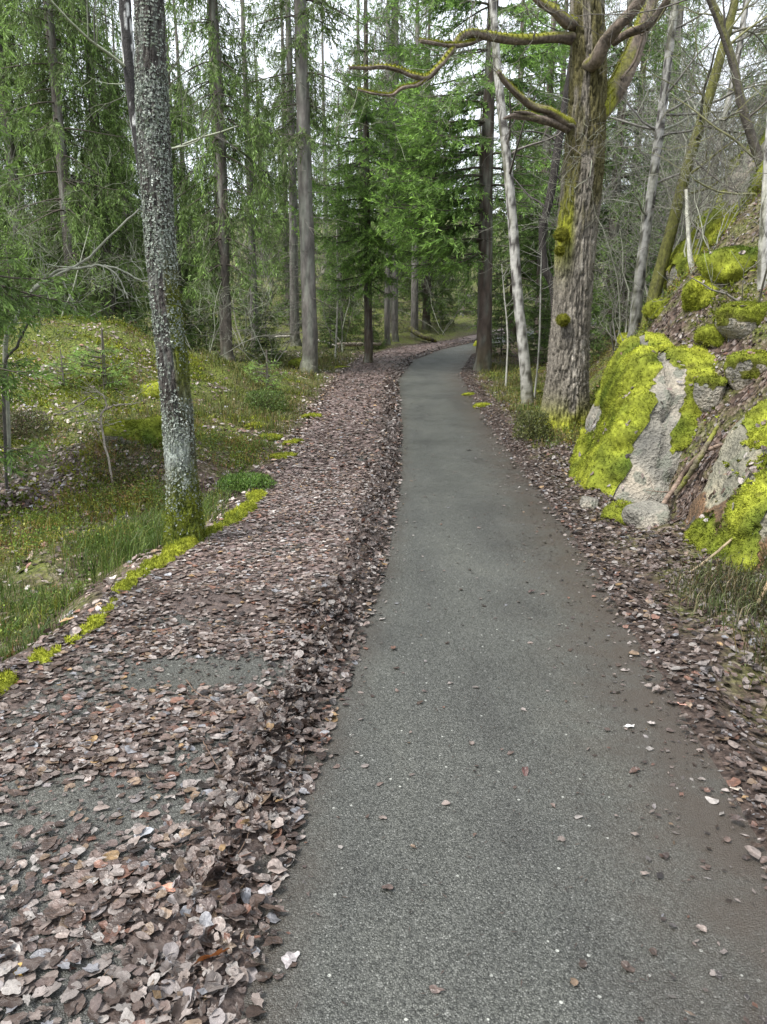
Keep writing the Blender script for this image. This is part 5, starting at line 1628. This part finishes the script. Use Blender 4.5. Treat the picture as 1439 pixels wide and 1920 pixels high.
# one bush right at the foot of the big oak
def leafy_bush(label, px, py, w, h, n, cols, seed, leaf=.03):
    rr = np.random.default_rng(seed)
    P = unproj(px, py, HT)
    b = Buf()
    a = rr.uniform(0, 6.28, n); q = np.sqrt(rr.uniform(0, 1, n)); t = rr.uniform(.05, 1, n)
    b1 = np.stack([np.cos(a) * q * w * np.sqrt(1 - .6 * t * t), np.sin(a) * q * w * np.sqrt(1 - .6 * t * t), t * h], -1)
    d = nrm(rr.normal(0, .7, (n, 3)) + np.array([0, 0, .8]))
    V, F = diamonds(b1, d, leaf * rr.uniform(.6, 1.6, n), leaf * .25 * rr.uniform(.7, 1.3, n), nrm(np.cross(d, rr.normal(0, 1, (n, 3)))))
    root = thing('berry_bush', label, 'bush', P)
    b.add(V, F, np.repeat(palette(rr, n, cols, [1 / len(cols)] * len(cols)), 4, 0))
    link('foliage', b.mesh('foliage', M_GREEN, False), root)
    s = Buf()
    for k in range(40):
        a_ = rr.uniform(0, 6.28); q_ = rr.uniform(0, w)
        V, F = tube(np.array([[0, 0, -.03], [math.cos(a_) * q_ * .5, math.sin(a_) * q_ * .5, h * .5], [math.cos(a_) * q_, math.sin(a_) * q_, h * rr.uniform(.7, 1.1)]]), [.005, .004, .002], 3)
        s.add(V, F, (.09, .085, .04))
    link('stems', s.mesh('stems', M_TWIG), root, kind='stuff')
leafy_bush('low olive green bush at the left foot of the big oak', 998, 825, .30, .42, 3200, [[.09, .11, .03], [.13, .14, .04], [.06, .075, .025]], 71)
leafy_bush('bright green low bush between the lichen oak and the drift', 500, 775, .42, .4, 3600, [[.08, .14, .03], [.12, .18, .04], [.06, .09, .02]], 72)
leafy_bush('fresh green fern-like clump at the drift side of the lichen oak', 462, 915, .34, .13, 3000, [[.09, .17, .03], [.13, .21, .04], [.06, .11, .02]], 73)
leafy_bush('dark heather clump at the left frame edge below the arched sapling', 40, 820, .5, .35, 3600, [[.06, .08, .03], [.09, .10, .04], [.10, .07, .05]], 74)

# fallen leaves caught on the big rocks
def leaves_on_rocks():
    rr = np.random.default_rng(66)
    dg = bpy.context.evaluated_depsgraph_get()
    b = Buf()
    for o in [q for q in bpy.data.objects if q.name.startswith('rock') and q.parent and q.parent.name.startswith('mossy_')]:
        me = o.data
        n = len(me.vertices)
        V = np.empty(n * 3, np.float32); me.vertices.foreach_get('co', V); V = V.reshape(-1, 3) + np.array(o.parent.location)
        Nv = np.empty(n * 3, np.float32); me.vertices.foreach_get('normal', Nv); Nv = Nv.reshape(-1, 3)
        up = np.where((Nv[:, 2] > .45) & (V[:, 2] > HT(V[:, 0], V[:, 1]) + .05))[0]
        if len(up) < 20: continue
        area = len(up) / n * (np.ptp(V[:, 0]) * np.ptp(V[:, 1])) * 3
        k = up[rr.integers(0, len(up), int(min(260, area * 22)) + 3)]
        m = len(k)
        M = rot_to(nrm(Nv[k] + rr.normal(0, .3, (m, 3))), rr.uniform(0, 6.28, m))
        Vl, Fl = MID[int(rr.integers(len(MID)))]
        scatter(b, Vl, Fl, M, .05 * rr.uniform(.7, 1.3, m), V[k] + Nv[k] * .035, leaf_cols(m, rr, .25))
    link('rock_leaves', b.mesh('rock_leaves', M_LEAF, False), kind='stuff')
leaves_on_rocks()

# ------------------------------------------------------------------ sticks and logs
def stick(name, label, pts, widths, col, cat='branch', seed=1, moss=0., lift=.0, twigs=0):
    """a fallen stick: pixels on the ground surface"""
    rr = np.random.default_rng(seed)
    P = np.array([unproj(p[0], p[1], HT) + np.array([0, -.02, p[2] if len(p) > 2 else .02]) for p in pts])
    W = rpix(widths, P)
    base = P[0]
    S = spline(np.column_stack([P - base, W]), 36)
    V, F = tube(S[:, :3] + rr.normal(0, float(W.mean()) * .15, (36, 3)), S[:, 3], 9)
    n1 = fbm(V[:, 0] * 14, V[:, 1] * 14, V[:, 2] * 14, 3)
    V = V + rr.normal(0, float(W.mean()) * .06, V.shape)
    k = (sstep(-.1, .3, n1 + moss - .5) * (moss > 0))[:, None]
    b = Buf()
    b.add(V, F, np.array(col) * (1 + .6 * n1[:, None]) * (1 - k) + np.array([.15, .16, .02]) * k)
    for e, q in ((0, 0), (-1, 35 * 9)):
        b.add(np.vstack([V[q:q + 9], S[e, :3][None]]), np.array([[i, (i + 1) % 9, 9] for i in range(9)]), np.array([.22, .17, .12]))
    for t_ in range(twigs):
        i = int(rr.uniform(6, 34))
        grow(b, S[i, :3], nrm(rr.normal(0, 1, 3) + np.array([0, 0, .5])), rr.uniform(.1, .35), float(S[i, 3]) * .4, 1, rr, col, [3], bend=.6)
    return link(name, b.mesh(name, M_WOOD), loc=tuple(base), label=label, cat=cat)
stick('fallen_branch', 'long brown dead branch propped against the cracked boulder', [(1222, 985, .02), (1262, 935, .12), (1310, 890, .2), (1378, 850, .12)], [9, 10, 9, 5], (.17, .125, .095), seed=1, twigs=2)
stick('fallen_branch', 'mossy dead branch lying above the long brown one', [(1265, 945, .1), (1305, 905, .22), (1342, 852, .3)], [8, 11, 6], (.16, .14, .09), seed=2, moss=.6)
stick('fallen_branch', 'black rotten branch between the two boulders', [(1288, 995, .02), (1318, 965, .05), (1348, 940, .05)], [9, 13, 8], (.035, .03, .028), seed=3)
stick('fallen_branch', 'splintered pale branch behind the black one', [(1300, 965, .05), (1325, 935, .1), (1345, 905, .1)], [7, 10, 5], (.22, .17, .12), seed=4)
stick('fallen_branch', 'thin tan stick leaning on the moss of the tan boulder', [(1270, 1090, .02), (1315, 1070, .06), (1372, 1045, .16)], [5, 5, 5], (.24, .19, .12), seed=5)
stick('fallen_branch', 'tan stick in the grass at the right frame edge', [(1418, 1140, .03), (1430, 1120, .06), (1445, 1100, .1)], [7, 8, 7], (.30, .22, .14), seed=6)
stick('twig', 'thin twig lying in the leaves under the tan boulder', [(1235, 1000), (1275, 975), (1310, 960)], [3, 3, 2], (.13, .10, .08), cat='twig', seed=7)
stick('fallen_log', 'pale fallen log behind the slender dark trunk', [(632, 655, .15), (670, 654, .15), (714, 653, .15)], [7, 7, 6], (.30, .25, .20), cat='log', seed=8)
stick('fallen_log', 'white barkless branch on the ground behind the straight grey spruce', [(588, 646, .15), (612, 648, .12), (636, 657, .1)], [5, 4, 3], (.45, .42, .38), cat='log', seed=9)
stick('fallen_log', 'white fallen branch left of the straight grey spruce', [(510, 643, .2), (535, 641, .2), (560, 640, .2)], [4, 5, 4], (.42, .39, .35), cat='log', seed=10, twigs=4)
stick('fallen_log', 'mossy fallen trunk beside the far end of the leaf drift', [(770, 632, .35), (790, 640, .2), (818, 645, .1)], [9, 9, 7], (.06, .05, .03), cat='log', seed=11, moss=.5)
stick('fallen_log', 'tan branch on the far slope left of the large dark spruce', [(862, 590, .2), (880, 586, .25), (900, 588, .2)], [4, 4, 3], (.35, .30, .2), cat='log', seed=12)
def drift_twig(label, pts, w, seed):
    rr = np.random.default_rng(seed)
    P = np.array([unproj(a, c, lambda x, y: bedz(x, y)) + np.array([0, 0, .03]) for a, c in pts])
    b = Buf()
    S = spline(P - P[0], 20)
    V, F = tube(S + rr.normal(0, .001, S.shape), np.linspace(w, w * .5, 20), 6)
    b.add(V, F, np.array([.10, .065, .045]) * (1 + .4 * fbm(V[:, 0] * 30, V[:, 1] * 30, 0, 2))[:, None])
    link('twig', b.mesh('twig', M_WOOD), loc=tuple(P[0]), label=label, cat='twig')
drift_twig('bent twig lying on the drift ridge near the asphalt', [(480, 1552), (465, 1585), (445, 1622)], .003, 1)
drift_twig('thin dark twig in the leaves below the bare asphalt patch', [(350, 1285), (370, 1310), (395, 1322), (412, 1338)], .003, 2)
drift_twig('straight thin twig in the middle of the left drift', [(382, 1402), (398, 1432), (415, 1462)], .0025, 3)
drift_twig('fine twig hanging over the drift edge near the bottom', [(420, 1660), (428, 1640), (430, 1615)], .002, 4)
drift_twig('short twig near the lower left leaves', [(165, 1872), (185, 1860), (205, 1838)], .0025, 5)

# ------------------------------------------------------------------ the wood far behind, which reads as one mass
r = np.random.default_rng(91)
fb_ = Buf()
n = 26000
y = r.uniform(38, 92, n)
x = r.uniform(-1, 1, n) * (y * .62 + 4) 
cl = clumpy(x, y, .22, -.1, 11)
k = r.uniform(size=n) < cl * .8 + .2
x, y = x[k], y[k]
n = len(x)
h = r.beta(1.0, 2.0, n) * 6.5
d = nrm(r.normal(0, .5, (n, 3)) + np.array([0, 0, -.6]))
V, F = diamonds(np.stack([x, y, HT(x, y, False) + h], -1), d, r.uniform(.3, 1.1, n), r.uniform(.04, .11, n), nrm(np.cross(d, r.normal(0, 1, (n, 3)))))
cc = palette(r, n, [[.075, .10, .04], [.115, .12, .065], [.15, .14, .11], [.05, .07, .03], [.2, .2, .16]], [.3, .25, .15, .2, .1])
fb_.add(V, F, np.repeat(cc, 4, 0))
link('far_wood', fb_.mesh('far_wood', M_NEEDLE, False), kind='stuff')
